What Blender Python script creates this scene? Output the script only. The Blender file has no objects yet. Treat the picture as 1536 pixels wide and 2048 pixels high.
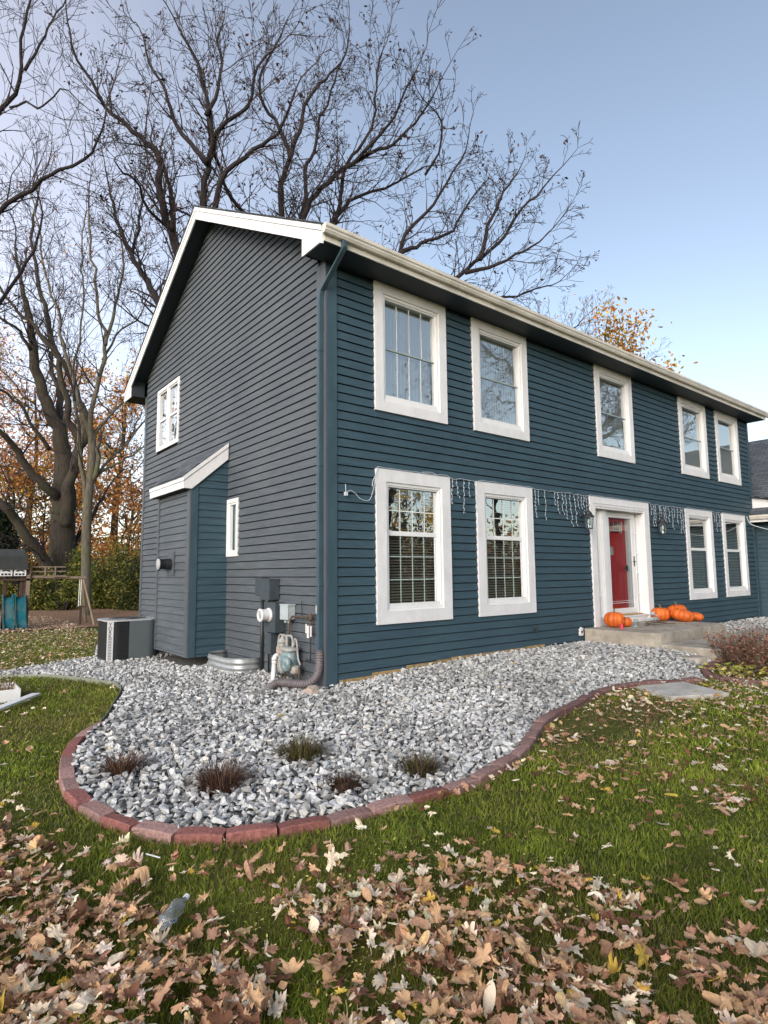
import bpy, bmesh, math, random
import numpy as np
from mathutils import Vector, Matrix, noise as mnoise
random.seed(7); RNG=np.random.default_rng(11)
PI=math.pi; R=math.radians
scn=bpy.context.scene; COL=scn.collection

# ------------------------------------------------------------------ camera
CAM=np.array([-4.281,-6.574,1.570]); YAW,PITCH,ROLL,FPX=0.89479,0.103,-0.010,1176.8
CF=np.array([math.cos(PITCH)*math.cos(YAW),math.cos(PITCH)*math.sin(YAW),math.sin(PITCH)])
_r=np.array([math.sin(YAW),-math.cos(YAW),0.]); _u=np.cross(_r,CF)
CR=math.cos(ROLL)*_r+math.sin(ROLL)*_u; CU=math.cos(ROLL)*_u-math.sin(ROLL)*_r
cd=bpy.data.cameras.new('camera'); cam=bpy.data.objects.new('camera',cd); COL.objects.link(cam)
cam.matrix_world=Matrix(((CR[0],CU[0],-CF[0],CAM[0]),(CR[1],CU[1],-CF[1],CAM[1]),(CR[2],CU[2],-CF[2],CAM[2]),(0,0,0,1)))
cd.sensor_fit='HORIZONTAL'; cd.sensor_width=36; cd.lens=36*FPX/1536; cd.clip_end=2000; cd.clip_start=.05
scn.camera=cam
def at(u,v,d):                       # a point at forward distance d (metres), read off the photograph
    p=CAM+d*(CF+CR*(u-768)/FPX-CU*(v-1024)/FPX); return Vector(p)
def S(t):
    t=np.clip(t,0,1); return t*t*(3-2*t)
def H(x,y):
    x=np.asarray(x,float); y=np.asarray(y,float); k=S((x-3.6)/1.8)
    return .19*S((x+2)/5)*((1-k)*S((y+2.8)/2.6)+k*S((y+2.85)/1.5))*S((12-np.asarray(y,float))/4)*S((26-np.asarray(x,float))/8)
def on_ground(u,v):
    d=CF+CR*(u-768)/FPX-CU*(v-1024)/FPX; z=0
    for _ in range(30):
        t=(z-CAM[2])/d[2]; p=CAM+t*d; z=.5*z+.5*float(H(p[0],p[1]))
    return Vector((p[0],p[1],float(H(p[0],p[1]))))

# ------------------------------------------------------------------ materials
MATS={}
def newmat(name):
    m=bpy.data.materials.new(name); m.use_nodes=True; nt=m.node_tree
    b=nt.nodes['Principled BSDF']; MATS[name]=m
    return m,nt,b
def nd(nt,t,**k):
    n=nt.nodes.new(t)
    for a,v in k.items():
        if a.startswith('i_'):
            key=a[2:]; key=int(key) if key.isdigit() else key.replace('_',' ')
            n.inputs[key].default_value=v
        else: setattr(n,a,v)
    return n
def ramp(nt,fac,stops):
    r=nt.nodes.new('ShaderNodeValToRGB'); cr=r.color_ramp
    while len(cr.elements)>1: cr.elements.remove(cr.elements[-1])
    cr.elements[0].position=stops[0][0]; cr.elements[0].color=(*stops[0][1],1)
    for p,c in stops[1:]:
        e=cr.elements.new(p); e.color=(*c,1)
    nt.links.new(fac,r.inputs[0]); return r.outputs[0]
def coords(nt,scale=(1,1,1),kind='Object'):
    tc=nd(nt,'ShaderNodeTexCoord'); mp=nd(nt,'ShaderNodeMapping'); mp.inputs['Scale'].default_value=scale
    nt.links.new(tc.outputs[kind],mp.inputs[0]); return mp.outputs[0]
def noise_(nt,vec,scale,detail=4,rough=.6):
    n=nd(nt,'ShaderNodeTexNoise',i_Scale=scale,i_Detail=detail,i_Roughness=rough); nt.links.new(vec,n.inputs['Vector']); return n.outputs['Fac']
def bump(nt,b,h,strength=.3,dist=.01):
    bp=nd(nt,'ShaderNodeBump',i_Strength=strength,i_Distance=dist); nt.links.new(h,bp.inputs['Height']); nt.links.new(bp.outputs[0],b.inputs['Normal'])
def mat(name,c,rough=.6,var=.12,scale=6,stretch=(1,1,1),metal=0,spec=.5,bstr=.15,bdist=.003,dirt=None,dscale=2):
    m,nt,b=newmat(name); v=coords(nt,stretch); f=noise_(nt,v,scale)
    lo=tuple(max(0,x*(1-var)) for x in c); hi=tuple(min(1,x*(1+var)) for x in c)
    col=ramp(nt,f,[(.3,lo),(.7,hi)])
    if dirt:
        f2=noise_(nt,coords(nt),dscale,6,.7); k=ramp(nt,f2,[(.45,(0,0,0)),(.72,(1,1,1))])
        mx=nd(nt,'ShaderNodeMix',data_type='RGBA'); nt.links.new(k,mx.inputs[0]); nt.links.new(col,mx.inputs[6]); mx.inputs[7].default_value=(*dirt,1); col=mx.outputs[2]
    nt.links.new(col,b.inputs['Base Color']); b.inputs['Roughness'].default_value=rough; b.inputs['Metallic'].default_value=metal
    b.inputs['Specular IOR Level'].default_value=spec
    if bstr: bump(nt,b,noise_(nt,v,scale*6,5,.7),bstr,bdist)
    return m
def attrmat(name,rough=.7,spec=.3,nscale=60,nvar=.25,trans=0,bstr=.2,bdist=.003):
    """colour from the per-piece attribute 'col' (each stone / leaf / blade its own albedo) times a fine noise"""
    m,nt,b=newmat(name); a=nd(nt,'ShaderNodeAttribute',attribute_name='col')
    f=noise_(nt,coords(nt),nscale,3,.6); k=ramp(nt,f,[(.3,(1-nvar,)*3),(.7,(1+nvar,)*3)])
    mx=nd(nt,'ShaderNodeMix',data_type='RGBA',blend_type='MULTIPLY'); mx.inputs[0].default_value=1
    nt.links.new(a.outputs['Color'],mx.inputs[6]); nt.links.new(k,mx.inputs[7]); nt.links.new(mx.outputs[2],b.inputs['Base Color'])
    b.inputs['Roughness'].default_value=rough; b.inputs['Specular IOR Level'].default_value=spec
    if bstr: bump(nt,b,f,bstr,bdist)
    if trans:
        t=nd(nt,'ShaderNodeBsdfTranslucent'); nt.links.new(mx.outputs[2],t.inputs[0]); ms=nd(nt,'ShaderNodeMixShader'); ms.inputs[0].default_value=trans
        nt.links.new(b.outputs[0],ms.inputs[1]); nt.links.new(t.outputs[0],ms.inputs[2]); nt.links.new(ms.outputs[0],nt.nodes['Material Output'].inputs[0])
    return m
PAINT=(.037,.074,.098)
M={}
def siding_mat(name,c,stretch):
    m,nt,b=newmat(name); v=coords(nt,stretch); f=noise_(nt,v,5,6,.7); f2=noise_(nt,coords(nt),.9,3,.5)
    c1=ramp(nt,f,[(.28,tuple(x*.72 for x in c)),(.5,c),(.74,tuple(x*1.32 for x in c))])
    c2=ramp(nt,f2,[(.3,(.85,.86,.88)),(.7,(1.1,1.08,1.05))])
    mx=nd(nt,'ShaderNodeMix',data_type='RGBA',blend_type='MULTIPLY'); mx.inputs[0].default_value=1
    nt.links.new(c1,mx.inputs[6]); nt.links.new(c2,mx.inputs[7]); nt.links.new(mx.outputs[2],b.inputs['Base Color'])
    b.inputs['Roughness'].default_value=.62; b.inputs['Specular IOR Level'].default_value=.35
    bump(nt,b,noise_(nt,v,22,6,.75),.45,.004); return m
M['siding_f']=siding_mat('slate_blue_siding_front',PAINT,(.5,1,9))
M['siding_g']=siding_mat('lit_slate_siding_gable',(.080,.096,.110),(1,.5,9))  # same paint as the front; the gable's stronger light is put into the colour
M['board']=mat('slate_blue_trim_paint',PAINT,.55,.15,4,(3,3,.6),bstr=.3,dirt=tuple(x*.75 for x in PAINT),dscale=3)
M['board_g']=mat('lit_slate_trim_paint',(.074,.088,.100),.55,.15,4,(3,3,.6),bstr=.3)  # trim paint lightened to carry the light falling on the gable-facing boards
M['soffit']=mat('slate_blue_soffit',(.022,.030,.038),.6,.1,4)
M['white']=mat('white_trim_paint',(.71,.725,.73),.45,.05,5,(2,2,.6),bstr=.12,dirt=(.63,.645,.65),dscale=2.5)
M['cream']=mat('cream_gutter_metal',(.62,.60,.53),.35,.06,3,(.3,3,3),spec=.6,bstr=.05,dirt=(.40,.38,.32),dscale=1.7)
M['sash']=mat('white_vinyl',(.74,.76,.76),.35,.04,4,bstr=.05)
M['grille']=mat('pale_grille',(.74,.80,.77),.4,.05,4,bstr=0)
M['rail_dark']=mat('grey_meeting_rail',(.30,.36,.36),.4,.05,4,bstr=0)
M['grille_dim']=mat('grey_green_grille',(.36,.46,.42),.4,.05,4,bstr=0)
M['blind']=mat('taupe_blind_slats',(.30,.27,.235),.6,.15,9,(.2,1,6),bstr=.1)
M['blind_w']=mat('pale_blind_slats',(.72,.74,.68),.6,.1,9,(.2,1,6),bstr=.1)
M['curtain']=mat('curtain_cloth',(.42,.46,.45),.9,.15,5,(14,14,.4),bstr=.4,bdist=.02)
M['dark']=mat('dark_interior',(.03,.032,.03),.9,.2,2)
M['door_red']=mat('red_door_paint',(.52,.012,.014),.30,.12,3,(2,2,.5),bstr=.05)
M['brass']=mat('brass_sill',(.50,.33,.09),.35,.15,8,metal=.6)
M['blackmetal']=mat('black_metal',(.02,.024,.026),.45,.2,12,bstr=.2)
M['grey_paint']=mat('dark_grey_painted_metal',(.045,.06,.072),.5,.15,8,bstr=.1)
M['box_grey']=mat('pale_grey_enamel',(.36,.42,.43),.45,.1,6,bstr=.1,dirt=(.25,.28,.28))
M['galv']=mat('galvanised_steel',(.42,.45,.45),.38,.15,7,(1,1,4),metal=.55,bstr=.1,dirt=(.28,.3,.3))
M['gas_teal']=mat('teal_grey_enamel',(.11,.18,.20),.4,.25,9,bstr=.2,dirt=(.33,.36,.35),dscale=14)
M['gas_grey']=mat('weathered_pale_casting',(.28,.31,.30),.6,.2,12,bstr=.5,dirt=(.25,.16,.10),dscale=16)
M['pvc']=mat('white_pvc',(.72,.72,.72),.35,.05,6,bstr=0,dirt=(.55,.55,.53))
M['flex']=mat('grey_brown_corrugated_plastic',(.13,.115,.12),.5,.15,10)
M['brass_old']=mat('old_dark_pipe',(.085,.06,.04),.6,.4,20,metal=.3)
M['concrete']=mat('weathered_concrete',(.36,.33,.275),.85,.25,5,bstr=.5,bdist=.006,dirt=(.20,.175,.14),dscale=2.2)
M['slabc']=mat('pale_concrete',(.52,.50,.45),.85,.15,7,bstr=.5,dirt=(.30,.29,.26),dscale=4)
M['ochre']=mat('ochre_stained_sill',(.30,.21,.09),.9,.35,9,bstr=.6)
M['pumpkin']=mat('pumpkin_skin',(.62,.125,.012),.55,.35,4,(1,1,.4),bstr=.2,dirt=(.50,.11,.012),dscale=9)
M['pumpkin_in']=mat('pumpkin_flesh_dark',(.16,.05,.015),.6,.3,9)
M['pflesh']=mat('pumpkin_flesh',(.72,.36,.22),.5,.2,9)
M['stem']=mat('pumpkin_stem',(.16,.12,.05),.8,.3,30)
M['teal_plastic']=mat('teal_slide_plastic',(.005,.12,.15),.35,.2,4,bstr=.05,dirt=(.12,.17,.16),dscale=2.2)
M['wood']=mat('weathered_timber',(.22,.17,.12),.85,.3,8,(1,1,.3),bstr=.4)
M['wood_d']=mat('dark_brown_timber',(.06,.035,.025),.8,.3,8,bstr=.4)
M['canvas']=mat('dark_canvas',(.035,.04,.04),.8,.2,6,bstr=.3)
M['redpl']=mat('red_plastic',(.22,.02,.02),.5,.2,6)
M['ac_mesh']=mat('black_coil_guard',(.012,.013,.015),.5,.3,30,(1,1,8),bstr=.6)
M['ac_panel']=mat('grey_pebbled_panel',(.085,.105,.112),.5,.1,60,bstr=.7,bdist=.004)
M['ac_lid']=mat('light_grey_lid',(.36,.38,.39),.4,.06,10)
M['bulb']=mat('clear_bulb_shell',(.6,.65,.68),.2,.05,10,bstr=0)
M['wire']=mat('white_light_wire',(.50,.56,.60),.45,.05,10,bstr=0)
M['rock_pink']=mat('pinkish_rock',(.40,.32,.26),.85,.3,14,bstr=.9,bdist=.01,dirt=(.3,.27,.24),dscale=9)
M['rock_grey']=mat('grey_flat_rock',(.20,.20,.18),.85,.25,14,bstr=.8,bdist=.01)
M['flash']=mat('redcup',(.60,.05,.07),.4,.3,20)
M['twig']=mat('dead_twig',(.10,.075,.05),.85,.3,20)
M['edge_strip']=mat('grey_green_edging_strip',(.20,.22,.17),.5,.15,6)
M['mulch']=mat('wood_chip_mulch',(.23,.125,.06),.95,.7,9,bstr=1,bdist=.05,dirt=(.26,.17,.11),dscale=6)
M['gravelbase']=mat('dark_gravel_bed',(.15,.15,.145),.95,.5,30,bstr=1,bdist=.03)
M['bark']=mat('grey_brown_bark',(.052,.042,.034),.95,.45,5,(2,2,.35),bstr=1,bdist=.05,dirt=(.045,.05,.02),dscale=1.1)
M['bark_d']=mat('dark_oak_bark',(.020,.015,.016),.95,.4,6,(2,2,.4),bstr=1,bdist=.04)
M['bark_l']=mat('pale_grey_bark',(.13,.115,.088),.92,.45,6,(2.5,2.5,.4),bstr=1,bdist=.03,dirt=(.11,.12,.055),dscale=1.3)
M['twig_bark']=mat('twig_bark',(.022,.017,.018),.9,.3,3,bstr=0)
M['stone']=attrmat('crushed_limestone',.85,.25,45,.28,bstr=.5,bdist=.004)
M['leaf']=attrmat('dry_leaf',.75,.25,70,.22,trans=.18,bstr=.3)
M['grass']=attrmat('grass_blade',.6,.3,30,.15,trans=.3,bstr=0)
M['foliage']=attrmat('tree_foliage',.7,.3,12,.25,trans=.35,bstr=0)
def glass_mat(name,tint,fmin,fmax):
    m,nt,b=newmat(name); nt.nodes.remove(b)
    g=nd(nt,'ShaderNodeBsdfGlossy'); g.inputs['Color'].default_value=(.97,1,1,1); g.inputs['Roughness'].default_value=0.0
    t=nd(nt,'ShaderNodeBsdfTransparent'); t.inputs[0].default_value=(*tint,1)
    lw=nd(nt,'ShaderNodeLayerWeight',i_Blend=.35)
    mr=nd(nt,'ShaderNodeMapRange'); mr.inputs['To Min'].default_value=fmin; mr.inputs['To Max'].default_value=fmax; nt.links.new(lw.outputs['Fresnel'],mr.inputs[0])
    # gentle waviness of old double panes
    f=noise_(nt,coords(nt),3.2,2,.5); bp=nd(nt,'ShaderNodeBump',i_Strength=.12,i_Distance=.01); nt.links.new(f,bp.inputs['Height']); nt.links.new(bp.outputs[0],g.inputs['Normal'])
    ms=nd(nt,'ShaderNodeMixShader'); nt.links.new(mr.outputs[0],ms.inputs[0]); nt.links.new(t.outputs[0],ms.inputs[1]); nt.links.new(g.outputs[0],ms.inputs[2])
    nt.links.new(ms.outputs[0],nt.nodes['Material Output'].inputs[0]); return m
M['glass']=glass_mat('window_glass',(.80,.90,.87),.34,.9)
M['glass_hi']=glass_mat('coated_window_glass',(.98,1,1),.38,.92)
M['glass_up']=glass_mat('upper_sash_glass',(.80,.90,.87),.55,.9)
M['glass_lo']=glass_mat('clear_pane',(.90,.95,.94),.10,.6)
M['sheer']=mat('sheer_white_curtain',(.88,.93,.91),.9,.05,4,(10,10,.3),bstr=.3,bdist=.02)
# brick: colour from attribute
M['brick']=attrmat('tumbled_red_edger',.9,.2,40,.3,bstr=.9,bdist=.008)
def roof_mat():
    m,nt,b=newmat('asphalt_shingles'); v=coords(nt,(1,1,1),'Object')
    br=nd(nt,'ShaderNodeTexBrick',i_Scale=1.0); br.inputs['Brick Width'].default_value=.30; br.inputs['Row Height'].default_value=.13
    br.inputs['Mortar Size'].default_value=.008; br.inputs['Color1'].default_value=(.052,.062,.078,1); br.inputs['Color2'].default_value=(.10,.115,.13,1); br.inputs['Mortar'].default_value=(.015,.018,.02,1)
    tc=nd(nt,'ShaderNodeTexCoord'); nt.links.new(tc.outputs['UV'],br.inputs['Vector'])
    f=noise_(nt,v,50,3,.6); k=ramp(nt,f,[(.3,(.7,.7,.7)),(.7,(1.3,1.3,1.3))]); mx=nd(nt,'ShaderNodeMix',data_type='RGBA',blend_type='MULTIPLY'); mx.inputs[0].default_value=1
    nt.links.new(br.outputs[0],mx.inputs[6]); nt.links.new(k,mx.inputs[7]); nt.links.new(mx.outputs[2],b.inputs['Base Color']); b.inputs['Roughness'].default_value=.95
    bump(nt,b,br.outputs[0],.6,.01); return m
M['roof']=roof_mat()
def lawn_mat():
    m,nt,b=newmat('lawn_ground'); v=coords(nt)
    f=noise_(nt,v,.45,5,.6); f2=noise_(nt,v,26,4,.75); f3=noise_(nt,v,1.7,4,.6)
    c=ramp(nt,f,[(.30,(.050,.080,.018)),(.48,(.090,.110,.024)),(.66,(.18,.15,.055))])
    c2=ramp(nt,f2,[(.25,(.35,.35,.35)),(.75,(1.5,1.5,1.4))])
    c3=ramp(nt,f3,[(.35,(.8,.85,.8)),(.7,(1.2,1.1,1.0))])
    mx=nd(nt,'ShaderNodeMix',data_type='RGBA',blend_type='MULTIPLY'); mx.inputs[0].default_value=1; nt.links.new(c,mx.inputs[6]); nt.links.new(c2,mx.inputs[7])
    m2=nd(nt,'ShaderNodeMix',data_type='RGBA',blend_type='MULTIPLY'); m2.inputs[0].default_value=1; nt.links.new(mx.outputs[2],m2.inputs[6]); nt.links.new(c3,m2.inputs[7])
    nt.links.new(m2.outputs[2],b.inputs['Base Color']); b.inputs['Roughness'].default_value=1; b.inputs['Specular IOR Level'].default_value=.1
    bump(nt,b,f2,.8,.04); return m
M['lawn']=lawn_mat()

# ------------------------------------------------------------------ mesh helpers
def prop(o,label=None,cat=None,group=None,kind=None):
    if label: o['label']=label
    if cat: o['category']=cat
    if group: o['group']=group
    if kind: o['kind']=kind
    return o
def thing(name,label,cat,loc=(0,0,0),rz=0,group=None):
    o=bpy.data.objects.new(name,None); o.empty_display_size=.2; COL.objects.link(o); o.location=loc; o.rotation_euler=(0,0,rz)
    return prop(o,label,cat,group)
class MB:
    def __init__(s): s.v=[];s.f=[];s.uv=None
    def q(s,pts):
        n=len(s.v); s.v+= [tuple(p) for p in pts]; s.f.append(tuple(range(n,n+len(pts)))); return s
    def box(s,a,b,m=None):
        x0,y0,z0=[min(i,j) for i,j in zip(a,b)]; x1,y1,z1=[max(i,j) for i,j in zip(a,b)]
        P=[(x0,y0,z0),(x1,y0,z0),(x1,y1,z0),(x0,y1,z0),(x0,y0,z1),(x1,y0,z1),(x1,y1,z1),(x0,y1,z1)]
        if m: P=[tuple(m@Vector(p)) for p in P]
        n=len(s.v); s.v+=P
        for f in ((0,3,2,1),(4,5,6,7),(0,1,5,4),(1,2,6,5),(2,3,7,6),(3,0,4,7)): s.f.append(tuple(n+i for i in f))
        return s
    def prism(s,poly,f):   # poly: 2-D points; f(p,t)->xyz for t in 0,1
        n=len(s.v);k=len(poly); s.v+=[tuple(f(p,0)) for p in poly]+[tuple(f(p,1)) for p in poly]
        s.f.append(tuple(range(n+k-1,n-1,-1))); s.f.append(tuple(range(n+k,n+2*k)))
        for i in range(k): j=(i+1)%k; s.f.append((n+i,n+j,n+k+j,n+k+i))
        return s
    def tube(s,pts,rad,n=8,cap=True):
        pts=[Vector(p) for p in pts]; rad=rad if hasattr(rad,'__len__') else [rad]*len(pts)
        b=len(s.v); prev=None
        for i,p in enumerate(pts):
            t=(pts[min(i+1,len(pts)-1)]-pts[max(i-1,0)]); t=t.normalized() if t.length>1e-9 else Vector((0,0,1))
            if prev is None: a=t.orthogonal().normalized()
            else:
                a=prev-t*prev.dot(t); a=a.normalized() if a.length>1e-6 else t.orthogonal().normalized()
            prev=a; c=t.cross(a)
            for k in range(n):
                an=2*PI*k/n; s.v.append(tuple(p+(a*math.cos(an)+c*math.sin(an))*rad[i]))
        for i in range(len(pts)-1):
            for k in range(n):
                k2=(k+1)%n; s.f.append((b+i*n+k,b+i*n+k2,b+(i+1)*n+k2,b+(i+1)*n+k))
        if cap:
            s.f.append(tuple(b+k for k in range(n-1,-1,-1))); e=b+(len(pts)-1)*n; s.f.append(tuple(e+k for k in range(n)))
        return s
    def lathe(s,prof,n=24,m=None,fn=None):   # prof (r,z)
        b=len(s.v)
        for r,z in prof:
            for k in range(n):
                an=2*PI*k/n; rr=r*(fn(an,z) if fn else 1); p=Vector((rr*math.cos(an),rr*math.sin(an),z)); s.v.append(tuple(m@p if m else p))
        for i in range(len(prof)-1):
            for k in range(n):
                k2=(k+1)%n; s.f.append((b+i*n+k,b+i*n+k2,b+(i+1)*n+k2,b+(i+1)*n+k))
        s.f.append(tuple(b+k for k in range(n-1,-1,-1))); e=b+(len(prof)-1)*n; s.f.append(tuple(e+k for k in range(n)))
        return s
    def build(s,name,m,parent=None,smooth=False,bevel=0,kind=None,uvf=None):
        me=bpy.data.meshes.new(name); me.from_pydata(s.v,[],s.f); me.update()
        if isinstance(m,str): m=M[m]
        me.materials.append(m)
        me.polygons.foreach_set('use_smooth',[bool(smooth)]*len(me.polygons))
        if uvf:
            ul=me.uv_layers.new(name='UVMap')
            for l in me.loops: ul.data[l.index].uv=uvf(me.vertices[l.vertex_index].co)
        o=bpy.data.objects.new(name,me); COL.objects.link(o)
        if parent: o.parent=parent
        if bevel:
            bv=o.modifiers.new('bevel','BEVEL'); bv.width=bevel; bv.segments=2; bv.limit_method='ANGLE'; bv.angle_limit=R(40)
        if kind: o['kind']=kind
        return o
def npmesh(name,V,F,m,parent=None,col=None,smooth=False):
    """fast mesh from arrays: V (n,3), F (m,3) or (m,4); col (n,3) per vertex"""
    me=bpy.data.meshes.new(name); V=np.ascontiguousarray(V,np.float32); F=np.ascontiguousarray(F,np.int32); k=F.shape[1]
    me.vertices.add(len(V)); me.vertices.foreach_set('co',V.ravel())
    me.loops.add(F.size); me.loops.foreach_set('vertex_index',F.ravel())
    me.polygons.add(len(F)); me.polygons.foreach_set('loop_start',np.arange(0,F.size,k,dtype=np.int32)); me.polygons.foreach_set('loop_total',np.full(len(F),k,np.int32))
    me.polygons.foreach_set('use_smooth',np.full(len(F),bool(smooth)))
    me.update(calc_edges=True)
    if col is not None:
        a=me.attributes.new('col','FLOAT_COLOR','POINT'); c=np.ones((len(V),4),np.float32); c[:,:3]=col; a.data.foreach_set('color',c.ravel())
    me.materials.append(M[m] if isinstance(m,str) else m)
    o=bpy.data.objects.new(name,me); COL.objects.link(o)
    if parent: o.parent=parent
    return o
def join_np(base_list,idx,mats,offs,cols,tri=True):
    """base_list of (V,F); per instance idx, 3x3 mats, offsets, colours -> big arrays"""
    Vs=[];Fs=[];Cs=[];n=0
    for b,(V,F) in enumerate(base_list):
        s=np.where(idx==b)[0]
        if not len(s): continue
        W=np.einsum('nij,vj->nvi',mats[s],V)+offs[s][:,None,:]
        k=len(V); Vs.append(W.reshape(-1,3)); Fs.append((F[None]+(n+np.arange(len(s))*k)[:,None,None]).reshape(-1,F.shape[1])); Cs.append(np.repeat(cols[s],k,axis=0)); n+=k*len(s)
    return np.concatenate(Vs),np.concatenate(Fs),np.concatenate(Cs)
def rotmats(yaw,tilt,taz):
    n=len(yaw); cy,sy=np.cos(yaw),np.sin(yaw); Z=np.zeros(n);O=np.ones(n)
    A=np.stack([cy,-sy,Z,sy,cy,Z,Z,Z,O],-1).reshape(n,3,3)
    ax=np.stack([np.cos(taz),np.sin(taz),Z],-1); c=np.cos(tilt);s=np.sin(tilt);x,y=ax[:,0],ax[:,1]
    B=np.stack([c+x*x*(1-c),x*y*(1-c),y*s, x*y*(1-c),c+y*y*(1-c),-x*s, -y*s,x*s,c],-1).reshape(n,3,3)
    return B@A
def inpoly(x,y,P):
    x=np.asarray(x);y=np.asarray(y);r=np.zeros(x.shape,bool); n=len(P)
    for i in range(n):
        x1,y1=P[i];x2,y2=P[(i+1)%n]
        c=((y1>y)!=(y2>y))&(x<(x2-x1)*(y-y1)/((y2-y1) if y2!=y1 else 1e-9)+x1); r^=c
    return r
def distpoly(x,y,P,closed=True):
    d=np.full(np.shape(x),1e9); n=len(P)
    for i in range(n if closed else n-1):
        a=np.array(P[i]);b=np.array(P[(i+1)%n]); ab=b-a; t=np.clip(((x-a[0])*ab[0]+(y-a[1])*ab[1])/(ab@ab),0,1)
        d=np.minimum(d,np.hypot(x-a[0]-t*ab[0],y-a[1]-t*ab[1]))
    return d
def smoothline(P,step=.05):
    P=[np.array(p,float) for p in P]; out=[]
    for i in range(len(P)-1):
        p0=P[max(i-1,0)];p1=P[i];p2=P[i+1];p3=P[min(i+2,len(P)-1)]
        k=max(2,int(np.linalg.norm(p2-p1)/step))
        for j in range(k):
            t=j/k; out.append(.5*((2*p1)+(-p0+p2)*t+(2*p0-5*p1+4*p2-p3)*t*t+(-p0+3*p1-3*p2+p3)*t**3))
    out.append(P[-1]); return out

# ------------------------------------------------------------------ bed outline
BRK=[(-2.60,.30),(-2.83,-.02),(-3.07,-.55),(-3.21,-1.12),(-3.28,-1.62),(-3.27,-2.0),(-3.20,-2.34),(-3.07,-2.67),(-2.93,-2.90),(-2.73,-3.08),(-2.55,-3.17),(-2.34,-3.25),(-2.09,-3.31),(-1.84,-3.34),(-1.56,-3.37),(-1.22,-3.40),(-.91,-3.40),(-.57,-3.34),(-.20,-3.23),(.34,-2.98),(.90,-2.69),(1.64,-2.50),(2.47,-2.32),(3.34,-2.28),(3.90,-2.50),(4.35,-2.66),(4.66,-2.76)]
MET=[(-4.6,5.1),(-3.6,4.75),(-2.85,4.38),(-2.38,3.84),(-2.01,3.0),(-1.90,2.65),(-1.95,2.1),(-2.2,1.4),(-2.5,.6),(-2.62,.34)]
BRKs=[tuple(p) for p in smoothline(BRK,.08)]; METs=[tuple(p) for p in smoothline(MET,.1)]
BED=METs[2*6:]+BRKs+[(4.95,-2.56),(5.25,-2.40),(5.55,-2.34),(5.9,-2.32),(6.2,-2.3),(7.6,-2.1),(7.6,.05),(0.05,.05),(.05,9.2),(-.6,9.2),(-1.2,7.0),(-1.45,5.9),(-2.0,5.6),(-2.7,5.15),(-4.0,4.98)]

# ------------------------------------------------------------------ lawn
def lawn():
    xs=np.concatenate([np.array([-900,-500,-250,-120,-60,-30,-18,-12]),np.arange(-9,16,.12),np.array([17,19,22,26,32,45,70,120,250,500,900])])
    ys=np.concatenate([np.array([-900,-500,-250,-120,-60,-30,-18,-12]),np.arange(-9,13,.12),np.array([14,16,19,23,28,35,50,80,150,300,600,900])])
    X,Y=np.meshgrid(xs,ys); Z=H(X,Y)-.012
    near=(np.abs(X)<16)&(np.abs(Y)<13)
    Z=Z+np.where(near,.012*np.sin(X*1.7+Y)*np.sin(Y*2.3-X*.6),0)*0.7
    ins=inpoly(X,Y,BED); Z=np.where(ins,Z-.03,Z)
    V=np.stack([X,Y,Z],-1).reshape(-1,3); nx=len(xs); i,j=np.meshgrid(np.arange(nx-1),np.arange(len(ys)-1)); a=(j*nx+i).ravel()
    F=np.stack([a,a+1,a+nx+1,a+nx],-1); o=npmesh('lawn',V,F,'lawn',smooth=True); o['kind']='structure'
lawn()
def sheet(name,poly,dz,m,kind='structure',step=.15):
    P=np.array(poly); x0,y0=P.min(0);x1,y1=P.max(0)
    bm=bmesh.new(); vs=[bm.verts.new((x,y,0)) for x,y in poly]; bm.faces.new(vs)
    for ax in (0,1):
        lo,hi=(x0,x1) if ax==0 else (y0,y1); n=int((hi-lo)/step/2)
        for k in range(1,n):
            c=Vector((0,0,0)); c[ax]=lo+(hi-lo)*k/n; nn=Vector((0,0,0)); nn[ax]=1
            bmesh.ops.bisect_plane(bm,geom=bm.verts[:]+bm.edges[:]+bm.faces[:],plane_co=c,plane_no=nn)
    for v in bm.verts: v.co.z=float(H(v.co.x,v.co.y))+dz
    for f in bm.faces:
        if f.normal.z<0: f.normal_flip()
    me=bpy.data.meshes.new(name); bm.to_mesh(me); bm.free(); me.materials.append(M[m]); o=bpy.data.objects.new(name,me); COL.objects.link(o); o['kind']=kind; return o
sheet('gravel_bed',BED,.004,'gravelbase')
sheet('playground_mulch',[(-9,12.6),(-3,13.2),(-1,13.5),(1.6,13.1),(3.2,14.5),(4,19),(3,24),(-3,26),(-12,22)],.012,'mulch')
# gravel by the far wing
sheet('far_gravel',[(8.9,-.03),(14.68,-.03),(14.68,-2.2),(9.6,-2.2),(8.9,-1.6)],.006,'gravelbase')

# ------------------------------------------------------------------ gravel stones
def stone_bases(n=14,seed=3):
    rnd=random.Random(seed); out=[]
    for _ in range(n):
        bm=bmesh.new(); sx,sy,sz=1,rnd.uniform(.55,.9),rnd.uniform(.40,.75)
        for k in range(9):
            v=Vector((rnd.gauss(0,1),rnd.gauss(0,1),rnd.gauss(0,1))).normalized()*rnd.uniform(.8,1.05); bm.verts.new((v.x*sx,v.y*sy,v.z*sz))
        r=bmesh.ops.convex_hull(bm,input=bm.verts[:]); 
        bmesh.ops.delete(bm,geom=[g for g in r['geom_interior'] if isinstance(g,bmesh.types.BMVert)],context='VERTS')
        bmesh.ops.triangulate(bm,faces=bm.faces[:]); bm.verts.index_update()
        out.append((np.array([v.co[:] for v in bm.verts]),np.array([[v.index for v in f.verts] for f in bm.faces]))); bm.free()
    return out
SB=stone_bases()
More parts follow.
